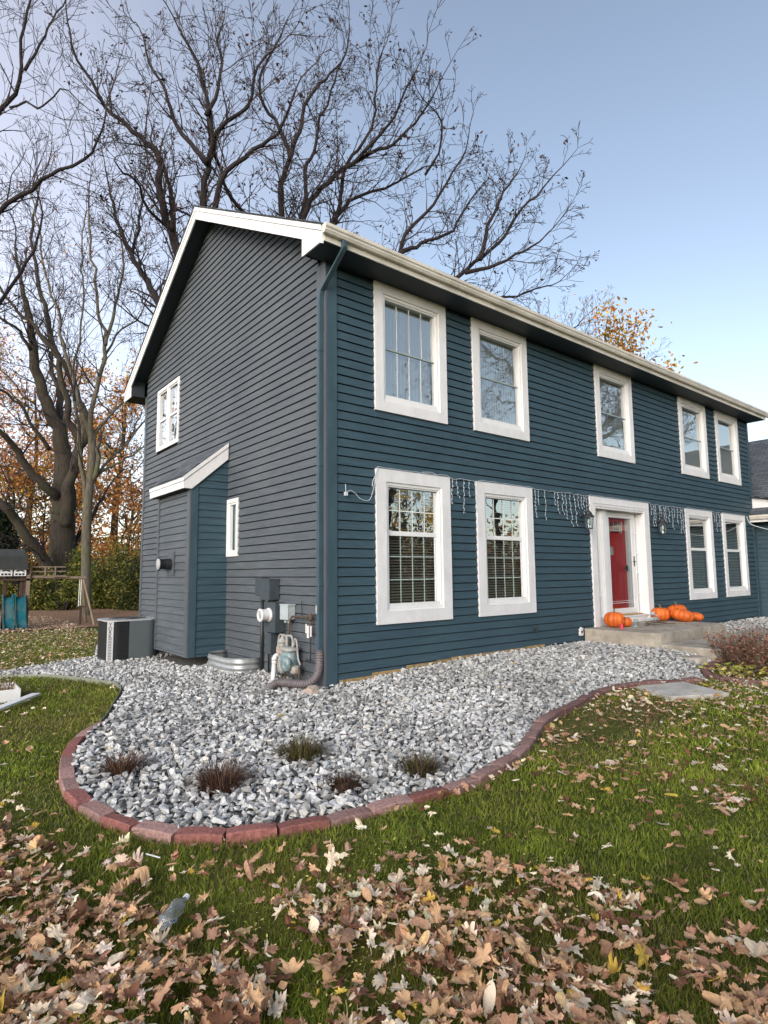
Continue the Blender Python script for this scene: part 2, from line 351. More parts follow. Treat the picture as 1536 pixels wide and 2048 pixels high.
def stones(name,x,y,size,dz,parent=None):
    n=len(x); idx=RNG.integers(0,len(SB),n); m=rotmats(RNG.uniform(0,2*PI,n),np.abs(RNG.normal(0,.45,n)),RNG.uniform(0,2*PI,n))*size[:,None,None]
    t=RNG.random(n); base=np.where(t<.78,RNG.normal(.51,.07,n),np.where(t<.94,RNG.normal(.35,.06,n),RNG.normal(.17,.04,n)))
    # weathered darker drifts of stone near the wall corner
    base*=np.clip(.90+.30*np.array([mnoise.noise((a*.9,b*.9,3)) for a,b in zip(x,y)]),.70,1.1)
    base=np.clip(base,.05,.74); hue=RNG.random((n,1))
    c=base[:,None]*(np.array([[.975,1.0,.985]])*(hue>.16)+np.array([[1.02,1.0,.93]])*(hue<=.16))
    V,F,C=join_np(SB,idx,m,np.stack([x,y,H(x,y)+dz],-1),c)
    o=npmesh(name,V,F,'stone',parent,col=C); o['kind']='stuff'; return o
def scatter(poly,cell,inset=0):
    P=np.array(poly);x0,y0=P.min(0);x1,y1=P.max(0); gx,gy=np.meshgrid(np.arange(x0,x1,cell),np.arange(y0,y1,cell))
    x=(gx+RNG.uniform(-.5,.5,gx.shape)*cell).ravel(); y=(gy+RNG.uniform(-.5,.5,gy.shape)*cell).ravel(); k=inpoly(x,y,poly); x,y=x[k],y[k]
    if inset: k=distpoly(x,y,poly)>inset; x,y=x[k],y[k]
    return x,y
STEP=(5.85,8.75,-1.43,0.0)
TUFTS=[(-2.88,-1.50,.155),(-2.42,-2.32,.19),(-1.62,-2.12,.19),(-1.10,-3.02,.16),(-1.74,-2.93,.155)]
def ok_stone(x,y):
    k=~((x>STEP[0]-.02)&(y>STEP[2])) & ~((x>5.95)&(y<-1.4)&(x<9)&(y>-2.38)&(x>6.0))
    for a,b,r in TUFTS: k&=np.hypot(x-a,y-b)>r*.62
    k&=~((x>-.70)&(y>3.12)&(y<4.78)); k&=~((x>-.02)&(y>-.02)); k&=~((x>-1.5)&(x<-.62)&(y>4.75)&(y<5.62))
    return k
x1,y1=scatter(BED,.046,.035); k=ok_stone(x1,y1); x1,y1=x1[k],y1[k]
x2,y2=scatter(BED,.062,.05); k=ok_stone(x2,y2); x2,y2=x2[k],y2[k]
x3,y3=scatter(BED,.17,.06); k=ok_stone(x3,y3); x3,y3=x3[k],y3[k]
stones('gravel',np.concatenate([x1,x2,x3]),np.concatenate([y1,y2,y3]),
  np.concatenate([RNG.uniform(.024,.038,len(x1)),RNG.uniform(.022,.050,len(x2)),RNG.uniform(.038,.060,len(x3))]),
  np.concatenate([RNG.uniform(.008,.026,len(x1)),RNG.uniform(.03,.052,len(x2)),RNG.uniform(.045,.062,len(x3))]))
xs,ys=scatter([(8.95,-.05),(14.6,-.05),(14.6,-2.15),(9.7,-2.15)],.075); stones('far_gravel_stones',xs,ys,RNG.uniform(.03,.05,len(xs)),RNG.uniform(.01,.04,len(xs)))

# ------------------------------------------------------------------ brick edging
def edging():
    P=smoothline(BRK,.02); P2=smoothline([(5.95,-2.37),(5.55,-2.39),(5.25,-2.45),(4.98,-2.60),(4.82,-2.79),(4.82,-2.97),(4.88,-3.2),(4.96,-3.5),(5.1,-4.1),(5.3,-5)],.02)
    n=0
    for path,L0 in ((P,.31),(P2,.26)):
        s=0;i=0; acc=[0]
        for a,b in zip(path[:-1],path[1:]): acc.append(acc[-1]+np.linalg.norm(b-a))
        acc=np.array(acc); pos=0; path=np.array(path)
        while pos+L0*.6<acc[-1]:
            L=L0*random.uniform(.93,1.07); t=np.linspace(pos+.004,min(pos+L-.004,acc[-1]),5)
            cx=np.interp(t,acc,path[:,0]);cy=np.interp(t,acc,path[:,1]); pos+=L
            cx=np.linspace(cx[0],cx[-1],5)+random.uniform(-.004,.004);cy=np.linspace(cy[0],cy[-1],5)+random.uniform(-.004,.004); dx,dy=np.gradient(cx),np.gradient(cy); l=np.hypot(dx,dy); nx,ny=-dy/l,dx/l
            W=.054+random.uniform(-.003,.003); h=.048+random.uniform(-.008,.008); dz=random.uniform(-.004,.004); tl=random.uniform(-.006,.006)
            m=MB(); b=.008
            secs=[]
            for q in range(5):
                z=float(H(cx[q],cy[q]))+dz
                e=b if q in (0,4) else 0
                prof=[(-W,-.03),(-W,h-b-e+tl),(-W+b+e*.3,h-e+tl),(W-b-e*.3,h-e-tl),(W,h-b-e-tl),(W,-.03)]
                secs.append([(cx[q]+nx[q]*a,cy[q]+ny[q]*a,z+zz) for a,zz in prof])
            # round the end arris
            for q0,sg in ((0,1),(4,-1)):
                pass
            n0=len(m.v)
            for sc in secs: m.v+=sc
            for q in range(4):
                for k in range(5): m.f.append((n0+q*6+k,n0+q*6+k+1,n0+q*6+6+k+1,n0+q*6+6+k))
            m.f.append(tuple(n0+k for k in range(5,-1,-1))); m.f.append(tuple(n0+24+k for k in range(6)))
            o=m.build('edging_brick','brick'); me=o.data
            bright=cx[2]<-1.2 and random.random()<.3
            base=np.array((.25,.105,.09)) if bright else np.array((.29,.18,.16))
            if cx[2]>1: base=np.array((.20,.115,.105))
            base=base*random.uniform(.8,1.15)
            a=me.attributes.new('col','FLOAT_COLOR','POINT'); c=np.ones((len(me.vertices),4),np.float32); c[:,:3]=base*np.array([[1],[1],[1]]).T if False else base; a.data.foreach_set('color',c.ravel())
            # recentre the origin on the brick
            ctr=Vector((cx[2],cy[2],float(H(cx[2],cy[2])))); me.transform(Matrix.Translation(-ctr)); o.location=ctr
            if path is P2 or L0==.26: lab='weathered pinkish edging brick in the short curved border round the shrub bed near the steps'; g='bricks round the shrub bed'
            elif cx[2]<-2.2 and bright: lab='brighter red edging brick in the left bulge of the gravel bed border'; g='bright red border bricks at the left bulge'
            elif cx[2]<-2.2: lab='faded pink edging brick in the left bulge of the gravel bed border'; g='faded border bricks at the left bulge'
            elif cx[2]<1 and bright: lab='brighter red edging brick in the front run of the gravel bed border'; g='bright red border bricks along the front'
            elif cx[2]<1: lab='faded pink edging brick in the front run of the gravel bed border'; g='faded border bricks along the front'
            else: lab='dusky red edging brick in the far run of the border leading to the steps'; g='border bricks leading to the steps'
            prop(o,lab,'edging brick',g)
edging()
m=MB()
for off in (0,):
    for a,b in zip(METs[:-1],METs[1:]):
        d=Vector((b[0]-a[0],b[1]-a[1],0)).normalized(); nn=Vector((-d.y,d.x,0))*.0025
        za,zb=float(H(*a)),float(H(*b))
        A=Vector((a[0],a[1],0));B=Vector((b[0],b[1],0))
        P=[A-nn,B-nn,B+nn,A+nn]; n=len(m.v); m.v+=[tuple(p+Vector((0,0,z-.03))) for p,z in zip(P,(za,zb,zb,za))]+[tuple(p+Vector((0,0,z+.045))) for p,z in zip(P,(za,zb,zb,za))]
        for f in ((4,5,6,7),(0,1,5,4),(2,3,7,6),(1,2,6,5),(3,0,4,7)): m.f.append(tuple(n+i for i in f))
prop(m.build('lawn_edging_strip','edge_strip'),'thin grey edging strip curving between the lawn and the gravel on the left','edging strip')

# ------------------------------------------------------------------ house
E_=.127; OFF=.26
house=thing('house','two storey dark slate blue clapboard house with white trimmed windows and red front door','house',(7.35,4,0))
house_inv=Matrix.Translation((-7.35,-4,0))
def hp(o,par=None):          # parent a mesh built in world coordinates under the house (or one of its parts)
    o.parent=par or house
    o.matrix_parent_inverse=Matrix.Translation((-7.35,-4,0))
    return o
def sub(o,par): o.parent=par; return o
front=lambda u,o,z:(u,-o,z)
gable=lambda u,o,z:(-o,u,z)
AP_Y,AP_B,SL=4.09,8.445,.573
def courses(mp,u0,u1,z0,z1,holes,lim=None,flip=False,lip=.020,off=OFF):
    m=MB(); k=math.floor((z0-off)/E_+1e-6)
    while off+k*E_<z1-1e-6:
        a=max(off+k*E_,z0); b=min(off+(k+1)*E_,z1); k+=1
        if b-a<.01: continue
        iv=[(u0,u1)]
        for (h0,h1,hz0,hz1) in holes:
            if a<hz1-.001 and b>hz0+.001:
                n=[]
                for p,q in iv:
                    if h1<=p or h0>=q: n.append((p,q)); continue
                    if h0>p: n.append((p,h0))
                    if h1<q: n.append((h1,q))
                iv=n
        for p,q in iv:
            pa,qa,pb,qb=p,q,p,q
            if lim:
                la,ha=lim(a); lb,hb=lim(b); pa,qa=max(p,la),min(q,ha); pb,qb=max(p,lb),min(q,hb)
                if qa-pa<.02: continue
                if qb<pb: pb=qb=(pb+qb)/2
            # butt joints: boards of random length
            cuts=[]; t=pa+random.uniform(1.2,4)
            while t<qa-.8: cuts.append(t); t+=random.uniform(2.4,4.4)
            xs=[pa]+cuts+[qa]
            for i in range(len(xs)-1):
                s0,s1=xs[i]+(.0025 if i else 0),xs[i+1]; jit=random.uniform(-.0012,.0012)
                t0=s0 if i else pb; t1=s1 if i<len(xs)-2 else qb
                t0=min(max(t0,pb),qb); t1=min(max(t1,pb),qb)
                L=lip+jit
                F=[mp(s0,L,a),mp(s1,L,a),mp(t1,.003,b-.014),mp(t0,.003,b-.014)]
                B=[mp(s0,-.034,a),mp(s1,-.034,a),mp(s1,L,a),mp(s0,L,a)]
                m.q(([mp(t0,.003,b-.014),mp(t1,.003,b-.014),mp(t1,-.034,b-.016),mp(t0,-.034,b-.016)])[::(-1 if flip else 1)])
                if flip: F=F[::-1];B=B[::-1]
                m.q(F); m.q(B)
    return m
# window table: outer casing (x0,x1,z0,z1) on the front wall
WIN=[('L1',.826,2.307,.848,3.063),('L2',2.924,4.395,.848,3.063),('L3',10.384,11.874,.848,3.063),('L4',12.496,14.01,.848,3.063),
     ('U1',.823,2.287,3.918,5.875),('U2',2.912,4.376,3.918,5.875),('U3',6.639,8.109,3.918,5.875),('U4',10.367,11.875,3.918,5.875),('U5',12.484,13.95,3.918,5.875)]
CW=.185
holesF=[(a+CW-.03,b-CW+.03,c+CW-.03,d-CW+.03) for _,a,b,c,d in WIN]+[(6.40,8.38,.3,2.90)]
hp(courses(front,.15,14.70,.133,5.88,holesF).build('front_siding','siding_f'))
def limg(z):
    h=(AP_B+.12-z)/SL; return AP_Y-h,AP_Y+h
holesG=[(5.72,7.04,4.42,5.75),(2.72,3.09,1.93,2.80)]
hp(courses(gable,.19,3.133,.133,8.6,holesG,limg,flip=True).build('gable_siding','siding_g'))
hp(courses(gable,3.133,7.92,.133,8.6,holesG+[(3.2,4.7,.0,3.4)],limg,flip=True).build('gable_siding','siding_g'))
# plain sheathing behind the boards, rear, far end, floor: keeps the inside dark
def wall_with_holes(mp,u0,u1,z0,z1,holes,o):
    m=MB(); us=sorted({u0,u1,*[h[0] for h in holes],*[h[1] for h in holes]}); zs=sorted({z0,z1,*[h[2] for h in holes],*[h[3] for h in holes]})
    for a,b in zip(us[:-1],us[1:]):
        for c,d in zip(zs[:-1],zs[1:]):
            if any(h[0]<=(a+b)/2<=h[1] and h[2]<=(c+d)/2<=h[3] for h in holes): continue
            m.q([mp(a,o,c),mp(b,o,c),mp(b,o,d),mp(a,o,d)])
    return m
hp(wall_with_holes(front,.01,14.69,-.3,5.99,holesF,-.035).build('inner_wall','dark'))
hp(wall_with_holes(gable,.01,8.0,-.3,5.99,holesG,-.035).build('inner_wall','dark'))
m=MB(); m.q([(0,8.0,-.3),(14.7,8.0,-.3),(14.7,8.0,6.1),(0,8.0,6.1)]); m.q([(14.7,0,-.3),(14.7,8,-.3),(14.7,8,6.1),(14.7,AP_Y,8.5),(14.7,0,6.1)]); hp(m.build('rear_wall','board'))
m=MB(); m.q([(.01,.01,-.25),(14.69,.01,-.25),(14.69,7.99,-.25),(.01,7.99,-.25)]); m.box((.02,.02,3.15),(14.68,7.98,3.4)); m.box((.02,.02,5.93),(14.68,7.98,5.96)); m.box((5.1,.3,-.2),(5.2,7.9,5.9)); m.box((9.6,.35,-.2),(9.7,7.9,5.9)); m.box((.1,3.6,-.2),(14.6,3.7,5.9)); hp(m.build('interior_floor','dark'))
# foundation skirt under the boards
m=MB(); m.box((.0,.0,-.3),(14.7,-.012,.133)); m.box((0,0,-.3),(-.012,8.0,.133)); hp(m.build('foundation','board'))
m=MB(); random.seed(5)
t=.2
while t<4.6:
    w=random.uniform(.3,.7); m.box((t,-.013,float(H(t,0))-.02),(t+w-.004,-.034,float(H(t,0))+random.uniform(.075,.10))); t+=w
hp(m.build('base_strip','ochre'))
# corner boards
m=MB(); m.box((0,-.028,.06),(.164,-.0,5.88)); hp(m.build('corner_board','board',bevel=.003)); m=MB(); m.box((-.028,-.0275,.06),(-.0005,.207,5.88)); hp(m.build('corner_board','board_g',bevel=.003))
m=MB(); m.box((14.62,-.028,.06),(14.73,0,5.88)); hp(m.build('corner_board','board'))
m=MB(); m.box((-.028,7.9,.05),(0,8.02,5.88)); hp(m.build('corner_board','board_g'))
# roof: two slopes with thickness
RT=AP_B+.262
def roofz(y): return RT-SL*abs(y-AP_Y)
EY0,EY1=-.47,8.65
m=MB()
for ya,yb in ((EY0,AP_Y),(AP_Y,EY1)):
    m.q([(-.37,ya,roofz(ya)),(14.9,ya,roofz(ya)),(14.9,yb,roofz(yb)),(-.37,yb,roofz(yb))])
    m.q([(-.37,ya,roofz(ya)-.022),(-.37,yb,roofz(yb)-.022),(14.9,yb,roofz(yb)-.022),(14.9,ya,roofz(ya)-.022)])
    m.q([(-.37,ya,roofz(ya)-.022),(-.37,ya,roofz(ya)),(-.37,yb,roofz(yb)),(-.37,yb,roofz(yb)-.022)])
m.q([(-.37,EY0,roofz(EY0)-.022),(14.9,EY0,roofz(EY0)-.022),(14.9,EY0,roofz(EY0)),(-.37,EY0,roofz(EY0))])
# ragged shingle butts along the rake edge
t=EY0
while t<EY1-.15:
    a,b=t,t+.13
    if not (a<AP_Y<b): m.box((-.385,a,-0.002),(-.30,b-.012,.008),Matrix(((1,0,0,0),(0,1,0,0),(0,(SL if a<AP_Y else -SL),1,(RT-SL*AP_Y if a<AP_Y else RT+SL*AP_Y)),(0,0,0,1))))
    t+=.13
hp(m.build('roof','roof',uvf=lambda c:(c.x,c.y*1.15)))
# rake boards (fascia on the gable), with pent returns
def rake(xa,xb):
    m=MB()
    def bd(x0,x1,b0,b1):
        for ya,yb in ((-.45,AP_Y),(AP_Y,8.63)):
            pts=[(ya,roofz(ya)-.025-b0),(yb,roofz(yb)-.025-b0),(yb,roofz(yb)-.025-b1),(ya,roofz(ya)-.025-b1)]
            m.prism(pts,lambda p,t:(x0+(x1-x0)*t,p[0],p[1]))
    bd(xa,xb,.078,.245); bd(xa-.014,xb-.002,0,.075)
    for s in (0,1):
        f=(lambda y:y) if s==0 else (lambda y:2*AP_Y-y)
        pts=[(f(.065),6.135),(f(.065),5.88),(f(-.45),5.88),(f(-.45),5.90)]
        zz=lambda y: RT-SL*(AP_Y-y)-.025-.248
        pts=[(f(.065),zz(.065)),(f(.065),5.872),(f(-.43),5.872),(f(-.45),5.88),(f(-.45),max(zz(-.45),5.885))]
        m.prism(pts,lambda p,t:(xa+.002+(xb-xa-.004)*t,p[0],p[1]))
    return m
hp(rake(-.355,-.330).build('rake_board','white',bevel=.002))
# soffits
m=MB()
m.box((-.33,-.448,5.882),(14.85,-.001,5.90)); m.box((-.33,8.0,5.882),(14.85,8.62,5.90))
m.box((-.33,-.44,5.905),(-.31,.06,6.12)); m.box((-.33,8.12,5.905),(-.31,8.62,6.12))
for ya,yb in ((-.0,AP_Y),(AP_Y,8.18)):
    m.q([(-.33,ya,roofz(ya)-.12),(-.33,yb,roofz(yb)-.12),(.02,yb,roofz(yb)-.12),(.02,ya,roofz(ya)-.12)])
m.q([(-.33,.062,5.9),(-.03,.062,5.9),(-.03,.062,6.3),(-.33,.062,6.3)]); m.q([(-.33,8.1,5.9),(-.03,8.1,5.9),(-.03,8.1,6.3),(-.33,8.1,6.3)])
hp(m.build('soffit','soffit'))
m=MB(); m.box((-.33,-.468,5.875),(14.85,-.45,6.09)); hp(m.build('eave_fascia','cream')); m=MB(); m.box((-.33,8.63,5.875),(14.85,8.65,6.09)); hp(m.build('eave_fascia','cream')); m=MB(); m.box((14.851,-.468,5.875),(14.87,.2,6.07)); hp(m.build('end_board','cream'))
def gutter(x0,x1,y,z,f=lambda a,o,z:(a,o,z),m=None):
    m=m or MB(); prof=[(0,.12),(0,0),(-.055,0),(-.075,.035),(-.075,.055),(-.092,.075),(-.092,.12),(-.084,.12),(-.084,.08),(-.066,.058),(-.066,.04),(-.05,.009),(-.009,.009),(-.009,.12)]
    m.prism(prof,lambda p,t:f(x0+(x1-x0)*t,y+p[0],z+p[1]))
    for xe in (x0,x1):
        m.prism(prof[:7],lambda p,t:f(xe+(.004 if t else -.004),y+p[0]*.99,z+p[1]*.99))
    return m
hp(gutter(-.36,15.02,-.470,5.955).build('gutter','cream'))
m=MB()
for k in range(9): 
    x=1.5+k*1.65+random.uniform(-.2,.2); m.tube([(x,-.52,6.079),(x+.02,-.53,6.09),(x+.05,-.52,6.10)],.006,4)
hp(m.build('leaf_debris','twig'))
# downspout on the gable side of the corner
m=MB(); w,dp=.062,.045
def rect_tube(m,pts,wx,wy):
    secs=[]
    for (x,y,z),(ax,ay) in pts: secs.append([(x-wx/2,y-wy/2,z),(x+wx/2,y-wy/2,z),(x+wx/2,y+wy/2,z),(x-wx/2,y+wy/2,z)])
    n=len(m.v)
    for s_ in secs: m.v+=s_
    for i in range(len(secs)-1):
        for k in range(4): m.f.append((n+i*4+k,n+i*4+(k+1)%4,n+i*4+4+(k+1)%4,n+i*4+4+k))
    return m
Z0=(0,0)
rect_tube(m,[((-.04,-.50,5.955),Z0),((-.04,-.50,5.86),Z0),((-.045,-.46,5.81),Z0),((-.062,.02,5.45),Z0),((-.066,.04,5.38),Z0),((-.066,.045,5.3),Z0),((-.066,.045,.60),Z0),((-.07,.045,.52),Z0)],.068,.055)
for z in (4.6,3.0,1.4): m.box((-.104,.010,z),(-.03,.085,z+.03))
hp(m.build('downspout','board',bevel=.004))

# ------------------------------------------------------------------ windows on the front wall
def inv(o,par):
    o.parent=par; return o
def casing(m,mp,a,b,c,d,w,o0,o1,mitre=True):
    # four boards butted end to end
    for (p0,p1,r0,r1) in ((a,b,d-w,d),(a,b,c,c+w),(a,a+w,c+w,d-w),(b-w,b,c+w,d-w)):
        P=[mp(p0,o0,r0),mp(p1,o0,r0),mp(p1,o0,r1),mp(p0,o0,r1),mp(p0,o1,r0),mp(p1,o1,r0),mp(p1,o1,r1),mp(p0,o1,r1)]
        n=len(m.v); m.v+=P
        for f in ((0,3,2,1),(4,5,6,7),(0,1,5,4),(1,2,6,5),(2,3,7,6),(3,0,4,7)): m.f.append(tuple(n+i for i in f))
    return m
def bx(m,mp,u0,u1,o0,o1,z0,z1):
    P=[mp(u0,o0,z0),mp(u1,o0,z0),mp(u1,o0,z1),mp(u0,o0,z1),mp(u0,o1,z0),mp(u1,o1,z0),mp(u1,o1,z1),mp(u0,o1,z1)]
    n=len(m.v); m.v+=P
    for f in ((0,3,2,1),(4,5,6,7),(0,1,5,4),(1,2,6,5),(2,3,7,6),(3,0,4,7)): m.f.append(tuple(n+i for i in f))
def window(mp,a,b,c,d,cw,split,kind,label,cols=4,r1=2,r2=3,openness=0):
    wo=MB(); casing(wo,mp,a,b,c,d,cw,.0,.042); w=hp(wo.build('window','white',bevel=.002)); w['label']=label
    def part(m,name,mt,**k):
        o=m.build(name,mt,**k); o.parent=w; return o
    A,B,C,D=a+cw,b-cw,c+cw,d-cw
    m=MB(); casing(m,mp,A-.012,B+.012,C-.012,D+.012,.055,-.07,.020); casing(m,mp,A+.03,B-.03,C+.03,D-.03,.035,-.08,.004)
    bx(m,mp,A+.02,B-.02,.004,.012,C+.02,C+.10); part(m,'frame','sash',bevel=.002)
    A+=.065;B-=.065;C+=.10;D-=.065
    Zm=C+(D-C)*split
    lo=-.035; up=-.062
    m=MB()
    rail='sash' if kind in('blinds','blinds_w') else 'rail_dark'
    rh=.034 if kind in('blinds','blinds_w') else .012
    bx(m,mp,A,B,up,-.018,Zm-rh,Zm+rh)
    if kind in('blinds','blinds_w'): bx(m,mp,B-.05,B,lo-.012,lo+.012,C,Zm-rh); bx(m,mp,A,A+.012,lo-.012,lo+.012,C,Zm-rh)
    part(m,'meeting_rail',rail,bevel=.002)
    g='glass' if kind.startswith('blinds') else 'glass_hi'
    m=MB(); n=lambda z0,z1,o:m.q([mp(A-.01,o,z0),mp(B+.01,o,z0),mp(B+.01,o,z1),mp(A-.01,o,z1)])
    n(Zm,D+.02,up+.014); part(m,'upper_pane','glass_up' if kind=='blinds' else g)
    m=MB(); n2=m.q([mp(A-.01,lo,C-.02),mp(B+.01,lo,C-.02),mp(B+.01,lo,Zm),mp(A-.01,lo,Zm)]); part(m,'lower_pane','glass_lo' if kind=='blinds' else g)
    if kind in ('blinds','faint','plain'):
        if kind=='plain': cols,r1,r2=1,1,1
        m=MB(); t=.007 if kind=='blinds' else .005; m2=MB()
        up_,lo_=up+.026,lo+.008
        for i in range(1,cols):
            u=A+(B-A)*i/cols; bx(m,mp,u-t,u+t,up_-.006,up_-.001,Zm+.02,D)
            ul=A+.01+(B-.05-A)*i/cols; bx(m2,mp,ul-t,ul+t,lo_-.006,lo_-.001,C,Zm-.02)
        for i in range(1,r1): z=Zm+(D-Zm)*i/r1; bx(m,mp,A,B,up_-.011,up_-.0065,z-t,z+t)
        for i in range(1,r2): z=C+(Zm-C)*i/r2; bx(m2,mp,A,B-.05,lo_-.006,lo_-.0015,z-t,z+t)
        if m.v: part(m,'grille','grille')
        if m2.v: part(m2,'grille','grille_dim' if kind=='blinds' else 'grille')
    if kind.startswith('blinds'):
        m=MB(); z=C-.02
        while z<D+.03:
            o=-.115; m.q([mp(A-.04,o,z),mp(B+.04,o,z),mp(B+.04,o-.035,z+.022),mp(A-.04,o-.035,z+.022)]); m.q([mp(A-.04,o-.003,z-.003),mp(B+.04,o-.003,z-.003),mp(B+.04,o,z),mp(A-.04,o,z)]); z+=.042
        for u in (A+.15,B-.15): bx(m,mp,u-.002,u+.002,-.113,-.111,C,D)
        part(m,'blind','blind' if kind=='blinds' else 'blind_w')
    else:
        m=MB()
        for s0,s1 in ((A-.05,B+.05),):
            k=34
            for i in range(k):
                u0=s0+(s1-s0)*i/k;u1=s0+(s1-s0)*(i+1)/k; o0=-.10-.010*(i%2);o1=-.10-.010*((i+1)%2)
                m.q([mp(u0,o0,C-.05),mp(u1,o1,C-.05),mp(u1,o1,D+.05),mp(u0,o0,D+.05)])
        part(m,'curtain','sheer')
    return w
wl={'L1':'lower front window nearest the house corner with dark blinds and grille','L2':'second lower front window with blinds, left of the door','L3':'lower front window just right of the door lantern with pale blinds','L4':'lower front window nearest the wing',
'U1':'upper front window nearest the house corner reflecting pale sky','U2':'second upper front window reflecting bare branches','U3':'single upper front window above the door','U4':'upper front window, left one of the far pair','U5':'upper front window, right one of the far pair'}
for n,a,b,c,d in WIN:
    if n in('L1','L2'): window(front,a,b,c,d,.185,.60,'blinds',wl[n],4)
    elif n in('L3','L4'): window(front,a,b,c,d,.16,.56,'blinds_w',wl[n])
    elif n in('U1',): window(front,a,b,c,d,.16,.49,'faint',wl[n],4,1,1)
    else: window(front,a,b,c,d,.16,.49,'plain',wl[n])
# gable window (pair of narrow double hung sashes) and the narrow fixed one
def gwindow():
    a,b,c,d=5.673,7.083,4.37,5.802; mp=gable
    m=MB(); casing(m,mp,a,b,c,d,.075,.0,.034); bx(m,mp,6.34,6.44,0,.030,c+.075,d-.075); w=hp(m.build('window','white',bevel=.002)); w['label']='paired upper window high on the gable wall at the left'
    for s0,s1 in ((a+.075,6.34),(6.44,b-.075)):
        m=MB(); casing(m,mp,s0,s1,c+.075,d-.075,.03,-.05,.01); bx(m,mp,s0+.03,s1-.03,-.045,.002,5.05,5.10); sub(m.build('sash','white',bevel=.002),w)
        m=MB(); m.q([mp(s0+.02,-.02,c+.09),mp(s1-.02,-.02,c+.09),mp(s1-.02,-.02,d-.09),mp(s0+.02,-.02,d-.09)]); sub(m.build('pane','glass_lo'),w)
        m=MB()
        for q0,q1 in ((s0+.02,s0+.14),(s1-.14,s1-.02)):
            for i in range(6):
                u0=q0+(q1-q0)*i/6;u1=q0+(q1-q0)*(i+1)/6
                m.q([mp(u0,-.1-.01*(i%2),c),mp(u1,-.1-.01*((i+1)%2),c),mp(u1,-.1-.01*((i+1)%2),d),mp(u0,-.1-.01*(i%2),d)])
        sub(m.build('curtain','curtain'),w)
gwindow()
def nwindow():
    a,b,c,d=2.672,3.132-.02,1.872,2.863; mp=gable
    m=MB(); casing(m,mp,a,b,c,d,.07,0,.034); w=hp(m.build('window','white',bevel=.002)); w['label']='narrow tall fixed window beside the boxed chimney chase'
    m=MB(); casing(m,mp,a+.068,b-.068,c+.068,d-.068,.035,-.04,.018); sub(m.build('sash','sash',bevel=.002),w)
    m=MB(); m.q([mp(a+.09,-.01,c+.09),mp(b-.09,-.01,c+.09),mp(b-.09,-.01,d-.09),mp(a+.09,-.01,d-.09)]); sub(m.build('pane','glass_lo'),w)
    m=MB()
    for i in range(8): u0=a+.08+i*.04; m.q([mp(u0,-.06-.02*(i%2),c),mp(u0+.04,-.06-.02*((i+1)%2),c),mp(u0+.04,-.06-.02*((i+1)%2),d),mp(u0,-.06-.02*(i%2),d)])
    sub(m.build('curtain','curtain'),w)
nwindow()

